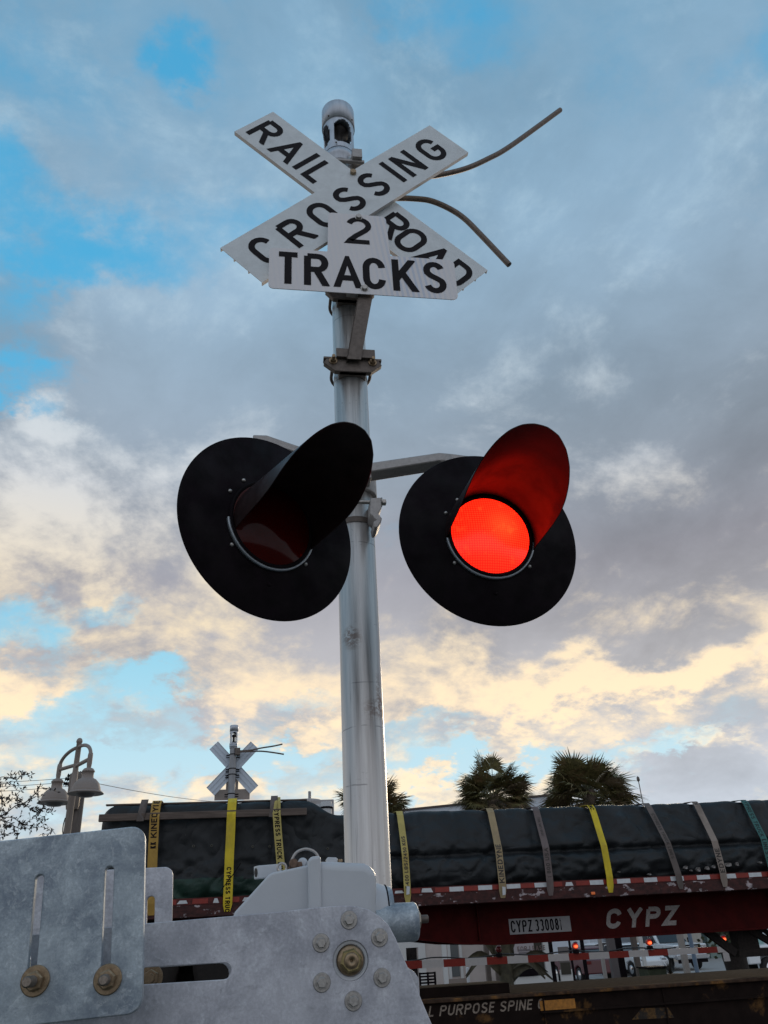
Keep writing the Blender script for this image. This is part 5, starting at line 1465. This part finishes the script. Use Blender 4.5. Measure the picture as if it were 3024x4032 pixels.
# grey building with dark eaves beyond the palms, hip roof to its right
M_GBLD = mat('grey_wall_panels', (.58, .62, .68), .7, var=.05, vscale=2)
M_EAVE = mat('dark_eave', (.08, .055, .05), .7)
z0 = P(1582, 3187, 58).z; A = Pz(1582, 3187, z0); B = Pz(2172, 3126, z0)
bb = empty('warehouse', (A.x, A.y, -.8), 'long grey building with a dark flat eave rising behind the palms', 'building')
dn_ = (B - A).normalized(); nrm = Vector((-dn_.y, dn_.x, 0)); B2 = A + dn_ * ((B - A).length + 1.0); A2 = A - dn_ * 6
mb = MB(); mb.add([Vector((A2.x, A2.y, -.8)), Vector((B2.x, B2.y, -.8)), Vector((B2.x, B2.y, z0 - .13)), Vector((A2.x, A2.y, z0 - .13))] + [Vector((v.x, v.y, z)) + nrm * 14 for v, z in ((A2, -.8), (B2, -.8), (B2, z0 - .13), (A2, z0 - .13))],
                  [(0, 1, 2, 3), (7, 6, 5, 4), (0, 4, 5, 1), (3, 2, 6, 7), (0, 3, 7, 4), (1, 5, 6, 2)])
mb.build('wall', M_GBLD, bb)
mb = MB(); q1 = A2 - nrm * .15; q2 = B2 - nrm * .15
mb.add([Vector((q1.x, q1.y, z0 - .12)), Vector((q2.x, q2.y, z0 - .12)), Vector((q2.x, q2.y, z0)), Vector((q1.x, q1.y, z0))] + [Vector((v.x, v.y, z)) + nrm * 15 for v, z in ((q1, z0 - .12), (q2, z0 - .12), (q2, z0), (q1, z0))],
       [(0, 1, 2, 3), (7, 6, 5, 4), (0, 4, 5, 1), (3, 2, 6, 7), (0, 3, 7, 4), (1, 5, 6, 2)])
mb.build('roof', M_EAVE, bb)
mb = MB(); c = P(1581, 3182, 50); mb.tube([c - Vector((0, 0, .3)), c + Vector((0, 0, .12))], .06, 6); mb.build('roof_vent', M_EAVE, bb)
YR = 62.0
hr = empty('hip_roof_building', (P(2480, 3300, YR).x, YR, -.8), 'building with a grey standing seam hip roof right of the largest palm', 'building')
e1 = P(2300, 3165, YR); e2 = P(2655, 3179, YR); rdg = P(2490, 3120, YR)
ez = e2.z; ap = Vector((P(2470, 3125, YR).x, YR + 5, P(2470, 3120, YR).z + .1)); apL = Vector((ap.x - 9, ap.y, ap.z))
cs = [Vector((e2.x - 20, YR, ez)), Vector((e2.x, YR, ez)), Vector((e2.x, YR + 10, ez)), Vector((e2.x - 20, YR + 10, ez))]
mb = MB(); mb.add(cs + [ap, apL], [(0, 1, 4, 5), (1, 2, 4), (2, 3, 5, 4), (3, 0, 5), (3, 2, 1, 0)])
rf = mb.build('roof', mat('seam_metal_roof', (.30, .33, .38), .45, .4, .05), hr)
for i in range(22):
    t = i / 21; a = cs[0].lerp(cs[1], t); xx = a.x
    if xx < apL.x: f = (xx - cs[0].x) / (apL.x - cs[0].x)
    elif xx > ap.x: f = (cs[1].x - xx) / (cs[1].x - ap.x)
    else: f = 1
    if f < .03: continue
    top_ = Vector((xx, YR + 5 * f, ez + (ap.z - ez) * f)); mb = MB(); mb.bar(a + Vector((0, 0, .03)), top_ + Vector((0, 0, .03)), .05, .07); mb.build('roof_seam', M_GBLD, rf)
mb = MB(); mb.box2((cs[0].x + .6, YR + .6, -.8), (cs[1].x - .6, YR + 9.4, ez - .01)); mb.build('wall', M_GBLD, hr)
mb = MB(); c = P(2528, 3145, 55); mb.tube([Vector((c.x, 55, 2)), Vector((c.x, 55, P(2526, 3072, 55).z))], .035, 6); mb.lathe((c.x, 55, P(2526, 3078, 55).z), (0, 0, 1), [(0, .03), (.1, .12), (.3, .1), (.4, 0)], 8)
tag(mb.build('antenna_mast', M_BRKT), 'thin antenna sticking up right beside the largest palm', 'antenna')

# signal case seen over the load, left of the mast
YC = 13.6
sgc = empty('equipment_cabinet', (P(1270, 3230, YC).x, YC, 0), 'pale grey sign box strapped to a white post, seen just left of the near mast', 'cabinet')
M_CASE = mat('pale_grey_case', (.40, .37, .36), .6, var=.04)
k7 = lambda x, y: (1080 + x * .1929, 3020 + y * .1929)
mb = MB(); a = P(*k7(760, 640), YC); b = P(*k7(1222, 1020), YC); mb.box2((a.x, YC, 1.6), (b.x, YC + .12, P(*k7(1000, 665), YC).z)); mb.build('panel', M_CASE, sgc, bevel=.01)
c0 = P(*k7(655, 800), YC + .25); mb = MB(); mb.lathe((c0.x, YC + .3, 1.6), (0, 0, 1), [(0, .27), (P(*k7(655, 640), YC).z - 1.6 - .01, .27), (P(*k7(655, 632), YC).z - 1.6, .25)], 32); mb.build('drum', M_CASE, sgc)
mb = MB(); c = P(*k7(722, 600), YC + .1); mb.tube([c - Vector((0, 0, .2)), c + Vector((0, 0, .08))], .025, 8); mb.build('pin', M_FM, sgc)
M_WPOST = mat('white_post', (.62, .64, .66), .45)
mb = MB(); c = P(*k7(1058, 900), YC - .12); mb.lathe((c.x, YC - .12, -.2), (0, 0, 1), [(0, .09), (P(*k7(1058, 712), YC - .12).z + .2, .09)], 20); mb.build('post', M_WPOST, sgc)
mb = MB(); a = P(*k7(830, 760), YC - .04); b = P(*k7(1000, 830), YC - .04); mb.box2((a.x, YC - .05, b.z), (P(*k7(1205, 800), YC).x, YC - .01, a.z)); mb.build('strap_bracket', M_WPOST, sgc)
mb = MB(); z = P(*k7(1050, 820), YC - .2).z; mb.tube([(c.x + .1 * math.cos(t), YC - .12 - .1 * math.sin(t), z) for t in [PI * k / 10 for k in range(11)]], .015, 6); mb.build('band', M_BLK, sgc)

# ------------------------------------------------------------------ buildings and posts seen under the trailer
M_WW = mat('white_wall', (.54, .48, .45), .7, var=.06, vscale=1.5)
M_WTRIM = mat('white_trim', (.62, .62, .61), .6)
M_DGLS = mat('dark_window_glass', (.012, .010, .010), .12)
M_GGLS = mat('grey_window_glass', (.14, .15, .15), .15)
k4 = lambda x, y: (1580 + x * .3135, 3620 + y * .3135)
k5 = lambda x, y: (2050 + x * .3315, 3620 + y * .3315)
k3 = lambda x, y: (2500 + x * .3159, 3600 + y * .3159)
kr = lambda x, y: (2650 + x * .2254, 3580 + y * .2254)
YW = 26.0
wb = empty('white_building', (P(1700, 3880, YW).x, YW, -.8), 'low white building with a dark doorway seen under the trailer at left', 'building')


def rb(name, k, x0, y0, x1, y1, Y, th, m, parent, bevel=0):
    mb = MB(); rbox(mb, *k(x0, y0), *k(x1, y1), Y, th); return mb.build(name, m, parent, bevel=bevel)


mb = MB(); xa = P(1300, 3800, YW).x; xb_ = P(1985, 3800, YW).x; mb.box2((xa, YW, -.8), (xb_, YW + 8, 3.4)); mb.build('wall', M_WW, wb)
mb = MB(); mb.box2((xa - .3, YW - .5, 3.4), (xb_ + .3, YW + 8.3, 3.65)); mb.build('roof', M_EAVE, wb)
d_ = rb('door', k4, 55, 360, 228, 1000, YW - .03, .03, M_DGLS, wb)
mb = MB(); a = P(*k4(55, 360), YW); b = P(*k4(225, 700), YW)
mb.box2((a.x - .22, YW - .05, -.6), (a.x, YW, a.z)); mb.box2((b.x, YW - .05, -.6), (b.x + .22, YW, a.z)); mb.box2((a.x - .22, YW - .05, a.z), (b.x + .22, YW, a.z + .22)); mb.build('door_frame', M_WTRIM, d_)
wn_ = rb('window', k4, 598, 270, 742, 715, YW - .02, .02, M_GGLS, wb)
mb = MB(); a = P(*k4(602, 270), YW); b = P(*k4(750, 712), YW); mb.box2((a.x - .12, YW - .12, b.z - .25), (b.x + .15, YW, b.z - .06)); mb.build('sill', mat('stone_sill', (.28, .23, .20), .8), wn_)
mb = MB(); mb.box2((a.x - .08, YW - .05, b.z - .055), (a.x, YW, 2.4)); mb.box2((b.x, YW - .05, b.z - .055), (b.x + .08, YW, 2.4)); mb.build('frame', M_WTRIM, wn_)
for (x, w) in ((575, 17), (-10, 14)):
    mb = MB(); vpost(mb, *k4(x, 250), k4(0, 830)[1], w, YW - 1.6, zb=-.8); mb.build('column', M_WTRIM, wb)
mb = MB(); vpost(mb, *k4(853, 600), k4(0, 825)[1], 12, 20.0, zb=-.8); tag(mb.build('bollard', M_WPOST, bevel=.02), 'short bright white bollard between the window and the agave', 'bollard')
mb = MB()
for i in range(5):
    z = P(*k4(300, 690 + i * 40), 21).z; mb.box2((P(*k4(238, 700), 21).x, 21, z), (P(*k4(428, 700), 21).x, 21.04, z + .035))
zt_ = P(*k4(300, 665), 21).z; zb_2 = P(*k4(300, 860), 21).z
for x in (238, 338, 428): mb.box2((P(*k4(x, 760), 21).x - .02, 20.99, -.8), (P(*k4(x, 760), 21).x + .02, 21.05, zt_))
tag(mb.build('stair_railing', M_BLK), 'small black stair railing beside the dark doorway', 'railing')

# leasing office with window and signs
YO = 24.0
of = empty('leasing_office', (P(2100, 3880, YO).x, YO, -.8), 'white office front with dark windows and a lease sign, between dark posts', 'building')
mb = MB(); mb.box2((P(2022, 3800, YO).x, YO, -.8), (P(2192, 3800, YO).x, YO + 3, P(2060, 3846, YO).z)); mb.build('lower_wall', M_WTRIM, of)
mb = MB(); mb.box2((P(2022, 3800, YO).x, YO + .1, P(2060, 3846, YO).z), (P(2150, 3800, YO).x, YO + .14, 2.6)); mb.build('window', mat('olive_window', (.055, .05, .04), .2), of)
mb = MB(); mb.box2((P(2022, 3800, YO).x - .3, YO - .4, 2.6), (P(2290, 3800, YO).x + .2, YO + 3.4, 2.85)); mb.build('roof', M_EAVE, of)
sg_ = rb('lease_sign', kr, -1, -1, 0, 0, YO, .01, M_WHITE, of) if False else None
a = P(2019, 3712, YO + .0); b = P(2112, 3822, YO)
mb = MB(); mb.box2((a.x, YO - .04, b.z), (b.x, YO - .02, a.z + .1)); sg_ = mb.build('lease_sign', mat('pale_notice', (.40, .36, .37), .6), of)
tb = MB(); mp = lambda u_, v_, q_: Vector((u_, YO - .0415 - q_ * .3, v_))
hh = .12
text(tb, 'FOR LEASE', hh, .022, mp, a.x + .10, a.z - .22, .9, .18, .002)
tb.build('lettering', mat('lease_print', (.15, .10, .09), .7), sg_, fix=False)
tb = MB()
for yy in (3746, 3757): tb.box2((a.x + .12, YO - .0425, P(2060, yy, YO).z), (b.x - .12, YO - .0405, P(2060, yy, YO).z + .05))
tb.build('small_print', mat('grey_print', (.17, .15, .16), .7), sg_)
mb = MB(); mb.box2((P(2012, 3825, YO).x, YO - .05, P(2060, 3846, YO).z + .02), (P(2116, 3825, YO).x, YO + .05, P(2060, 3812, YO).z - .02)); mb.build('dark_planter_box', M_BLK, of)
mb = MB(); mb.box2((P(2148, 3800, YO).x, YO + .0, P(2060, 3846, YO).z), (P(2172, 3800, YO).x, YO + .15, 2.6)); mb.build('white_pilaster', M_WTRIM, of)
rb('door_panel', k5, 445, 330, 640, 860, YO + .25, .06, mat('grey_door', (.17, .15, .145), .6), of)
rb('lower_panel', k5, 465, 600, 662, 862, YO + .2, .04, M_WTRIM, of)
rb('door_window', k5, 472, 515, 605, 650, YO + .17, .03, mat('olive_window', (.055, .05, .04), .2), of)
for (k, x0, yb, w, Yp, m_, lab) in (
        (k4, 1115, 800, 19, 19.5, M_BRKT, 'grey steel post left of the agave, before the white building'), (k4, 1375, 860, 26, 19.0, M_BRKT, 'dark brown post right of the agave'),
        (k5, 425, 800, 14, 19.5, M_BLK, 'black post between the white pilaster and the grey door'), (k5, 655, 780, 8, 23, M_BLK, 'thin black post at the corner of the office'),
        (k5, 805, 750, 13, 23, M_BLK, 'black post before the teal columns'), (k5, 1160, 740, 28, 19.0, mat('grey_bark_post', (.13, .115, .115), .85), 'thick grey post right of the lit lamp, before the white car'),
        (k5, 1245, 740, 26, 19.6, M_BLK, 'wide black post touching the thick grey one'), (k5, 1440, 740, 20, 20, M_BRKT, 'dark post left of the green planter'),
        (k5, 1025, 745, 13, 21, mat('weathered_white_post', (.36, .33, .31), .7), 'weathered white post left of the thick grey one'), (k5, 1515, 700, 14, 22, M_WTRIM, 'white post behind the green planter'),
        (k3, 680, 780, 21, 18.0, mat('cream_post', (.38, .34, .31), .7), 'leaning looking cream post before the white pickup')):
    mb = MB(); xk, yk = k(x0, yb); t = k(x0, 150)[1] - 120
    vpost(mb, xk, t, yk, w, Yp, zb=-.8); o = mb.build('post', m_, bevel=.01); tag(o, lab.replace('leaning looking ', 'tall '), 'post', 'posts between the tracks and the car park')
mb = MB(); xk, yk = k3(790, 780); b = P(xk, yk, 18.4); mb.lathe((b.x, 18.4, -.8), (0, 0, 1), [(0, .10), (.04, .1), (.06, .045), (4.2, .045)], 12); tag(mb.build('sign_post', mat('blue_grey_post', (.12, .17, .24), .5)), 'slim blue grey sign post right of the cream post', 'post', 'posts between the tracks and the car park')
ys_ = 20.5
mb = MB(); a = P(*k4(1140, 298), ys_); b = P(*k4(1368, 365), ys_); mb.box2((a.x, ys_, b.z), (b.x, ys_ + .02, a.z)); o = mb.build('yellow_sign', mat('yellow_sign_paint', (.42, .32, .10), .6)); tag(o, 'small yellow sign with a blue corner above the agave', 'sign')
mb = MB(); mb.prism([(b.x - .5, ys_ - .002, a.z - .005), (b.x - .03, ys_ - .002, a.z - .005), (b.x - .03, ys_ - .002, a.z - .22)], (0, .001, 0)); mb.build('blue_corner', mat('blue_print', (.22, .36, .5), .6), o)
mb = MB(); mb.box2((a.x + .12, ys_ - .002, b.z + .2), (b.x - .6, ys_ - .001, b.z + .36)); mb.build('print', M_BRKT, o)
mb = MB(); mb.box2((a.x + .3, ys_ + .021, -.8), (a.x + .4, ys_ + .08, a.z)); mb.box2((b.x - .4, ys_ + .021, -.8), (b.x - .3, ys_ + .08, a.z)); mb.build('legs', M_BRKT, o)

# agave plant and other planting
random.seed(31)
ag = empty('agave_plant', (P(*k4(1330, 880), 17.5).x, 17.5, -.5), 'thick stemmed agave like plant before the white office', 'plant')
ax0 = world_of(ag).x; az0 = P(*k4(1330, 880), 17.5).z
M_AG = mat('agave_leaf', (.07, .06, .035), .7, var=.4, vscale=3)
mb = MB(); mb.tube([(ax0, 17.5, lot_z(17.5)), (ax0 + .01, 17.5, az0 + .3), (ax0 - .05, 17.5, az0 + 1.0)], [.16, .14, .2], 12); mb.build('stem', M_AG, ag)
mb = MB()
for (dx, dz, z_s) in ((-1.0, .75, .35), (-.9, .25, .45), (-.7, 1.2, .6), (.95, .55, .1), (.85, .15, .25), (1.0, .9, .2), (.5, 1.25, .7), (-.4, 1.3, .8), (.7, -.1, .5), (-.75, -.05, .6), (.1, 1.4, .9)):
    p0 = Vector((ax0, 17.5, az0 + z_s * .6)); p2 = p0 + Vector((dx, random.uniform(-.5, .5), dz * .5)); p1 = p0.lerp(p2, .55) + Vector((0, 0, .22))
    wv = Vector((-dz, 0, dx)).normalized() * .075
    sp3 = smooth_path([p0, p1, p2 - Vector((0, 0, .1))], 5); n = len(sp3)
    Lw = [sp3[i] + wv * math.sin(PI * min(1, .25 + .75 * i / n)) for i in range(n)]; Rw = [sp3[i] - wv * math.sin(PI * min(1, .25 + .75 * i / n)) for i in range(n)]
    Mw = [sp3[i] + Vector((0, .04, 0)) for i in range(n)]
    mb.add(Lw + Rw + Mw, [(i, i + 1, 2 * n + i + 1, 2 * n + i) for i in range(n - 1)] + [(2 * n + i, 2 * n + i + 1, n + i + 1, n + i) for i in range(n - 1)], 0, True)
mb.build('leaves', M_AG, ag, fix=False)

# teal columned building and concrete wall far behind
YTe = 62.0
M_TEAL = mat('teal_plaster', (.30, .50, .49), .7, var=.04, vscale=.5); M_TEALD = mat('grey_green_plaster', (.20, .27, .25), .7)
te = empty('teal_building', (P(2400, 3760, YTe).x, YTe, -.8), 'teal building with a row of square columns far behind the posts', 'building')
mb = MB(); mb.box2((P(2235, 3700, YTe).x, YTe + 2, -.8), (P(2500, 3700, YTe).x, YTe + 10, 7)); mb.build('wall', M_TEALD, te)
for (x0, x1) in ((600, 668), (755, 835), (905, 945), (970, 1030), (1040, 1085)):
    mb = MB(); mb.box2((P(*k5(x0 + 25, 400), YTe).x, YTe, -.8), (P(*k5(x1 + 25, 400), YTe).x, YTe + 1.0, 7)); mb.build('column', M_TEAL, te)
for (x0, x1) in ((880, 905), (700, 750)):
    mb = MB(); mb.box2((P(*k5(x0 + 20, 400), YTe).x, YTe + 1.9, -.8), (P(*k5(x1 + 20, 400), YTe).x, YTe + 2, 5)); mb.build('window', M_DGLS, te)
mb = MB(); mb.box2((P(2235, 3700, YTe).x, YTe - .5, 7), (P(2500, 3700, YTe).x, YTe + 10.5, 7.5)); mb.build('roof', M_EAVE, te)
yc_ = 58.0
cw = tag(MB().build('x', M_GBLD) if False else (lambda m_: (m_.box2((P(2505, 3700, yc_).x, yc_, -.8), (P(2765, 3700, yc_).x, yc_ + .6, 6.2)), m_.build('concrete_wall', mat('stained_concrete', (.40, .38, .34), .9, var=.12, vscale=.6, stretch=(1, 1, .15))))[1])(MB()), 'tall stained concrete wall behind the white pickup', 'wall')
t2 = empty('teal_wing', (P(2860, 3760, 60).x, 60, -.8), 'teal wing of a building at the right above the gate arm tip', 'building')
mb = MB(); mb.box2((P(2775, 3700, 60).x, 60, -.8), (P(3300, 3700, 60).x, 72, 7)); mb.build('wall', mat('teal_plaster', (1, 1, 1)), t2)
mb = MB(); mb.box2((P(2758, 3700, 60).x, 59.0, -.8), (P(2800, 3700, 60).x, 59.98, 7)); mb.build('buttress', M_TEALD, t2)
mb = MB(); mb.box2((P(2755, 3700, 60).x, 58.8, 7), (P(3310, 3700, 60).x, 72.2, 7.5)); mb.build('roof', M_EAVE, t2)
mb = MB(); c = P(*k3(978, 282), 59.9); mb.box(c, (.4, .15, .3)); mb.build('wall_lamp', M_BLK, t2)

# cars
M_CARW = mat('white_car_paint', (.78, .80, .82), .25, coat=.5); M_TYRE = mat('tyre_rubber', (.012, .010, .010), .8); M_CHR = mat('chrome', (.62, .62, .64), .15, .95)
M_CGL = mat('car_glass', (.02, .022, .025), .06); M_MRN = mat('maroon_paint', (.10, .012, .016), .3, coat=.4)


def tf(c, rz):
    m = Matrix.Rotation(rz, 3, 'Z')
    return lambda x, y, z: Vector(c) + m @ Vector((x, y, z))


def sideprism(T, pts, y0, y1, taper=0.0):
    """pts (x,z) side outline, extruded across the car"""
    mb = MB(); n = len(pts)
    L = [T(x, y0 + taper * max(0, z - 1.0), z) for x, z in pts]; Rr_ = [T(x, y1 - taper * max(0, z - 1.0), z) for x, z in pts]
    mb.add(L + Rr_, [tuple(range(n)), tuple(reversed(range(n, 2 * n)))] + [(i, i + n, (i + 1) % n + n, (i + 1) % n) for i in range(n)])
    return mb


def pickup(c, rz, label, paint):
    o = empty('pickup_truck', c, label, 'pickup truck'); T = tf(c, rz); hw = 1.0
    lowb = [(-3.1, .62), (-2.55, .62), (-2.5, .95), (-2.15, 1.12), (-1.75, .95), (-1.65, .55), (1.35, .55), (1.45, .95), (1.8, 1.12), (2.2, .95), (2.3, .62), (2.95, .62), (3.05, .75), (3.05, 1.25), (1.45, 1.32), (1.35, 1.3), (-1.0, 1.3), (-3.1, 1.3)]
    sideprism(T, lowb, -hw, hw).build('body', paint, o, bevel=.05)
    sideprism(T, [(-1.0, 1.28), (-.95, 1.93), (-.8, 2.0), (.35, 2.0), (.55, 1.95), (1.25, 1.28)], -hw + .04, hw - .04, .14).build('cab', paint, o, bevel=.06)
    for s_ in (-1, 1):
        y = s_ * (hw - .02)
        for pts in ([(-.85, 1.36), (-.82, 1.86), (-.1, 1.88), (-.08, 1.36)], [(.0, 1.36), (-.0, 1.88), (.42, 1.86), (.98, 1.36)]):
            mb = MB(); n = 4; q_ = [T(x, y - s_ * .14 * (z - 1.0) + s_ * .012, z) for x, z in pts]; mb.prism(q_, (T(0, -s_ * .03, 0) - T(0, 0, 0))); mb.build('side_window', M_CGL, o)
        mb = MB(); mb.box(T(.95, s_ * (hw + .16), 1.42), (.10, .14, .26), Matrix.Rotation(rz, 3, 'Z')); mb.build('mirror', M_BLK, o, bevel=.02)
        mb = MB(); mb.box(T(-.1, s_ * (hw + .02), .48), (2.6, .12, .06), Matrix.Rotation(rz, 3, 'Z')); mb.build('running_board', M_CHR, o)
        mb = MB(); mb.box(T(3.0, s_ * .80, 1.08), (.16, .34, .26), Matrix.Rotation(rz, 3, 'Z')); mb.build('headlight', M_CHR, o, bevel=.02)
        for xw in (-2.08, 1.87):
            mb = MB(); mb.lathe(T(xw, s_ * .70, .43), T(0, s_, 0) - T(0, 0, 0), [(0, .36), (.02, .43), (.26, .43), (.29, .40), (.27, .26)], 28); w = mb.build('wheel', M_TYRE, o)
            mb = MB(); mb.lathe(T(xw, s_ * .96, .43), T(0, s_, 0) - T(0, 0, 0), [(0, .26), (.02, .25), (-.03 + .05, .12), (.045, 0)], 20); mb.build('rim', M_CHR, w)
    mb = MB(); mb.prism([T(.60, -.70, 1.90), T(.60, .70, 1.90), T(1.27, .84, 1.34), T(1.27, -.84, 1.34)], T(.03, 0, .02) - T(0, 0, 0)); mb.build('windscreen', M_CGL, o)
    mb = MB(); mb.box(T(3.06, 0, 1.06), (.06, 1.2, .36), Matrix.Rotation(rz, 3, 'Z')); g = mb.build('grille', M_BLK, o)
    for z in (.98, 1.14): 
        mb = MB(); mb.box(T(3.1, 0, z), (.04, 1.15, .05), Matrix.Rotation(rz, 3, 'Z')); mb.build('grille_bar', M_CHR, g)
    mb = MB(); mb.box(T(3.1, 0, .66), (.22, 1.96, .26), Matrix.Rotation(rz, 3, 'Z')); bp = mb.build('bumper', M_CHR, o, bevel=.04)
    mb = MB(); mb.box(T(3.08, 0, .46), (.16, 1.7, .2), Matrix.Rotation(rz, 3, 'Z')); mb.build('valance', M_BLK, o)
    return o


def small_car(c, rz, label, paint, cat='car'):
    o = empty('parked_car', c, label, cat); T = tf(c, rz); hw = .88
    low = [(-2.25, .35), (-1.75, .35), (-1.7, .6), (-1.4, .72), (-1.1, .6), (-1.05, .3), (1.0, .3), (1.05, .6), (1.35, .72), (1.65, .6), (1.7, .35), (2.2, .38), (2.25, .7), (1.9, .86), (1.0, .98), (-1.6, 1.02), (-2.2, .95)]
    sideprism(T, low, -hw, hw).build('body', paint, o, bevel=.06)
    sideprism(T, [(-1.75, .99), (-1.1, 1.40), (-.6, 1.48), (.25, 1.44), (1.05, .97)], -hw + .06, hw - .06, .3).build('cabin', M_CGL, o, bevel=.05)
    sideprism(T, [(-1.15, 1.385), (-.6, 1.475), (.28, 1.44), (.35, 1.41), (.2, 1.47), (-.6, 1.51), (-1.1, 1.43)], -hw + .16, hw - .16).build('roof', paint, o)
    for s_ in (-1, 1):
        for xw in (-1.4, 1.35):
            mb = MB(); mb.lathe(T(xw, s_ * .64, .32), T(0, s_, 0) - T(0, 0, 0), [(0, .28), (.02, .32), (.2, .32), (.23, .29), (.215, .2)], 24); w = mb.build('wheel', M_TYRE, o)
            mb = MB(); mb.lathe(T(xw, s_ * .855, .32), T(0, s_, 0) - T(0, 0, 0), [(0, .2), (.012, .19), (.02, 0)], 16); mb.build('rim', M_CHR, w)
        mb = MB(); mb.box(T(2.16, s_ * .62, .74), (.16, .3, .14), Matrix.Rotation(rz, 3, 'Z')); mb.build('headlight', M_CHR, o, bevel=.03)
        mb = MB(); mb.box(T(-2.2, s_ * .64, .84), (.08, .26, .14), Matrix.Rotation(rz, 3, 'Z')); mb.build('tail_light', M_GOFF, o)
    return o


c = P(2760, 3829, 46); pk = pickup((23.35, 49.6, -.79), R(-88), 'white pickup truck facing the tracks behind the gate arm', M_CARW)
pickup((P(2965, 3700, 37).x + 2.0, 37, -.79), R(2), 'white pickup cut off by the right edge behind the dark trunk', M_CARW)
small_car((P(2480, 3790, 46).x, 46, -.79), R(-80), 'white car partly hidden by the black post', M_CARW)
small_car((P(2385, 3790, 52).x, 52, -.79), R(15), 'white car farther left, behind the weathered white post', M_CARW)
small_car((P(2288, 3790, 44).x, 44, -.79), R(95), 'dark maroon car seen between two black posts', M_MRN)

# planter, pot, trunk
mb = MB(); c = P(*k3(240, 760), 18.6); zt_ = P(*k3(240, 668), 18.6).z
mb.prism([(c.x - .21, 18.4, zt_), (c.x + .21, 18.4, zt_), (c.x + .18, 18.4, -.7), (c.x - .18, 18.4, -.7)], (0, .5, 0)); o = mb.build('planter_box', mat('green_planter', (.045, .055, .03), .8, var=.3), bevel=.01); tag(o, 'dark green planter box left of the terracotta pot', 'planter')
mb = MB(); mb.box2((c.x - .23, 18.36, zt_ + .002), (c.x + .23, 18.94, zt_ + .03)); mb.build('rim', M_BLK, o)
c = P(*k3(535, 800), 18.6); zt_ = P(*k3(535, 748), 18.6).z
mb = MB(); mb.lathe((c.x, 18.9, -.75), (0, 0, 1), [(0, .10), (zt_ + .75 - .22, .12), (zt_ + .75 - .05, .20), (zt_ + .75 - .045, .215), (zt_ + .75, .215), (zt_ + .75, .19), (zt_ + .75 - .03, .15), (zt_ + .75 - .03, 0)], 28)
pot = mb.build('flower_pot', mat('terracotta', (.22, .12, .06), .8, var=.2)); tag(pot, 'wide terracotta bowl with a spiky plant beside the planter', 'flower pot')
random.seed(8); mb = MB()
for i in range(60):
    az = random.uniform(0, 2 * PI); el = random.uniform(.2, 1.4); d = Vector((math.cos(az) * math.cos(el), math.sin(az) * math.cos(el), math.sin(el))); s0 = Vector((c.x, 18.9, zt_)); w = Vector((-d.y, d.x, 0)).normalized() * .012
    ln = random.uniform(.2, .42); mb.add([s0 - w, s0 + w, s0 + d * ln], [(0, 1, 2)])
mb.build('spiky_leaves', mat('dark_spiky_leaf', (.035, .03, .022), .7), pot, fix=False)
YK = 16.8
tt = empty('tree', (P(2915, 3830, YK).x, YK, -.5), 'dark tree trunk with a few leaves at right, behind the trailer leg', 'tree')
tx_ = world_of(tt).x
mb = MB(); path = [Vector((tx_ + .06, YK, -.75)), Vector((tx_ + .02, YK, .1)), Vector((tx_ - .05, YK, .9)), Vector((tx_ - .02, YK, 1.5)), Vector((tx_ + .2, YK, 2.3))]
mb.tube(smooth_path(path, 5), [.26, .25, .235, .22, .215, .21, .21, .21, .215, .22, .23, .24, .25, .24, .22, .2, .19, .18, .17, .16, .15], 14)
mb.tube(smooth_path([Vector((tx_ - .1, YK, 1.15)), Vector((tx_ - .7, YK - .2, 1.55)), Vector((tx_ - 1.3, YK, 2.2))], 4), .09, 8)
mb.build('trunk', mat('rough_bark', (.025, .018, .015), .9, var=.5, vscale=12, bump=1.0, bscale=30), tt)
mb = MB(); cc = P(*k3(1050, 230), YK - .3)
for i in range(150):
    p = cc + Vector((random.gauss(0, .17), random.gauss(0, .15), random.gauss(0, .20))); d = Vector((random.uniform(-1, 1), random.uniform(-1, 1), random.uniform(-1, .3))).normalized(); s2 = d.cross(Vector((0, 1, .3))).normalized() * .032
    mb.add([p, p + d * .05 + s2, p + d * .1, p + d * .05 - s2], [(0, 1, 2, 3)])
mb.build('crown', mat('green_leaf', (.045, .055, .02), .7, var=.4), tt, fix=False)
# low greenery along the edge of the car park
random.seed(12); mb = MB()
for i in range(2600):
    x = random.uniform(P(2480, 3850, 17.5).x, P(2900, 3850, 17.5).x); y = random.uniform(17.2, 18.2); z = lot_z(y) + random.uniform(0, .14) * (1 + mn.noise(Vector((x * 2, y, 0))))
    a_ = random.uniform(0, 2 * PI); d = Vector((math.cos(a_), math.sin(a_), random.uniform(.2, 1.2))).normalized() * .07; s2 = Vector((-d.y, d.x, 0)) * .4
    mb.add([Vector((x, y, z)), Vector((x, y, z)) + d * .5 + s2, Vector((x, y, z)) + d, Vector((x, y, z)) + d * .5 - s2], [(0, 1, 2, 3)])
o = mb.build('ground_cover', mat('low_green_leaf', (.05, .06, .025), .8, var=.4), fix=False); o['kind'] = 'stuff'
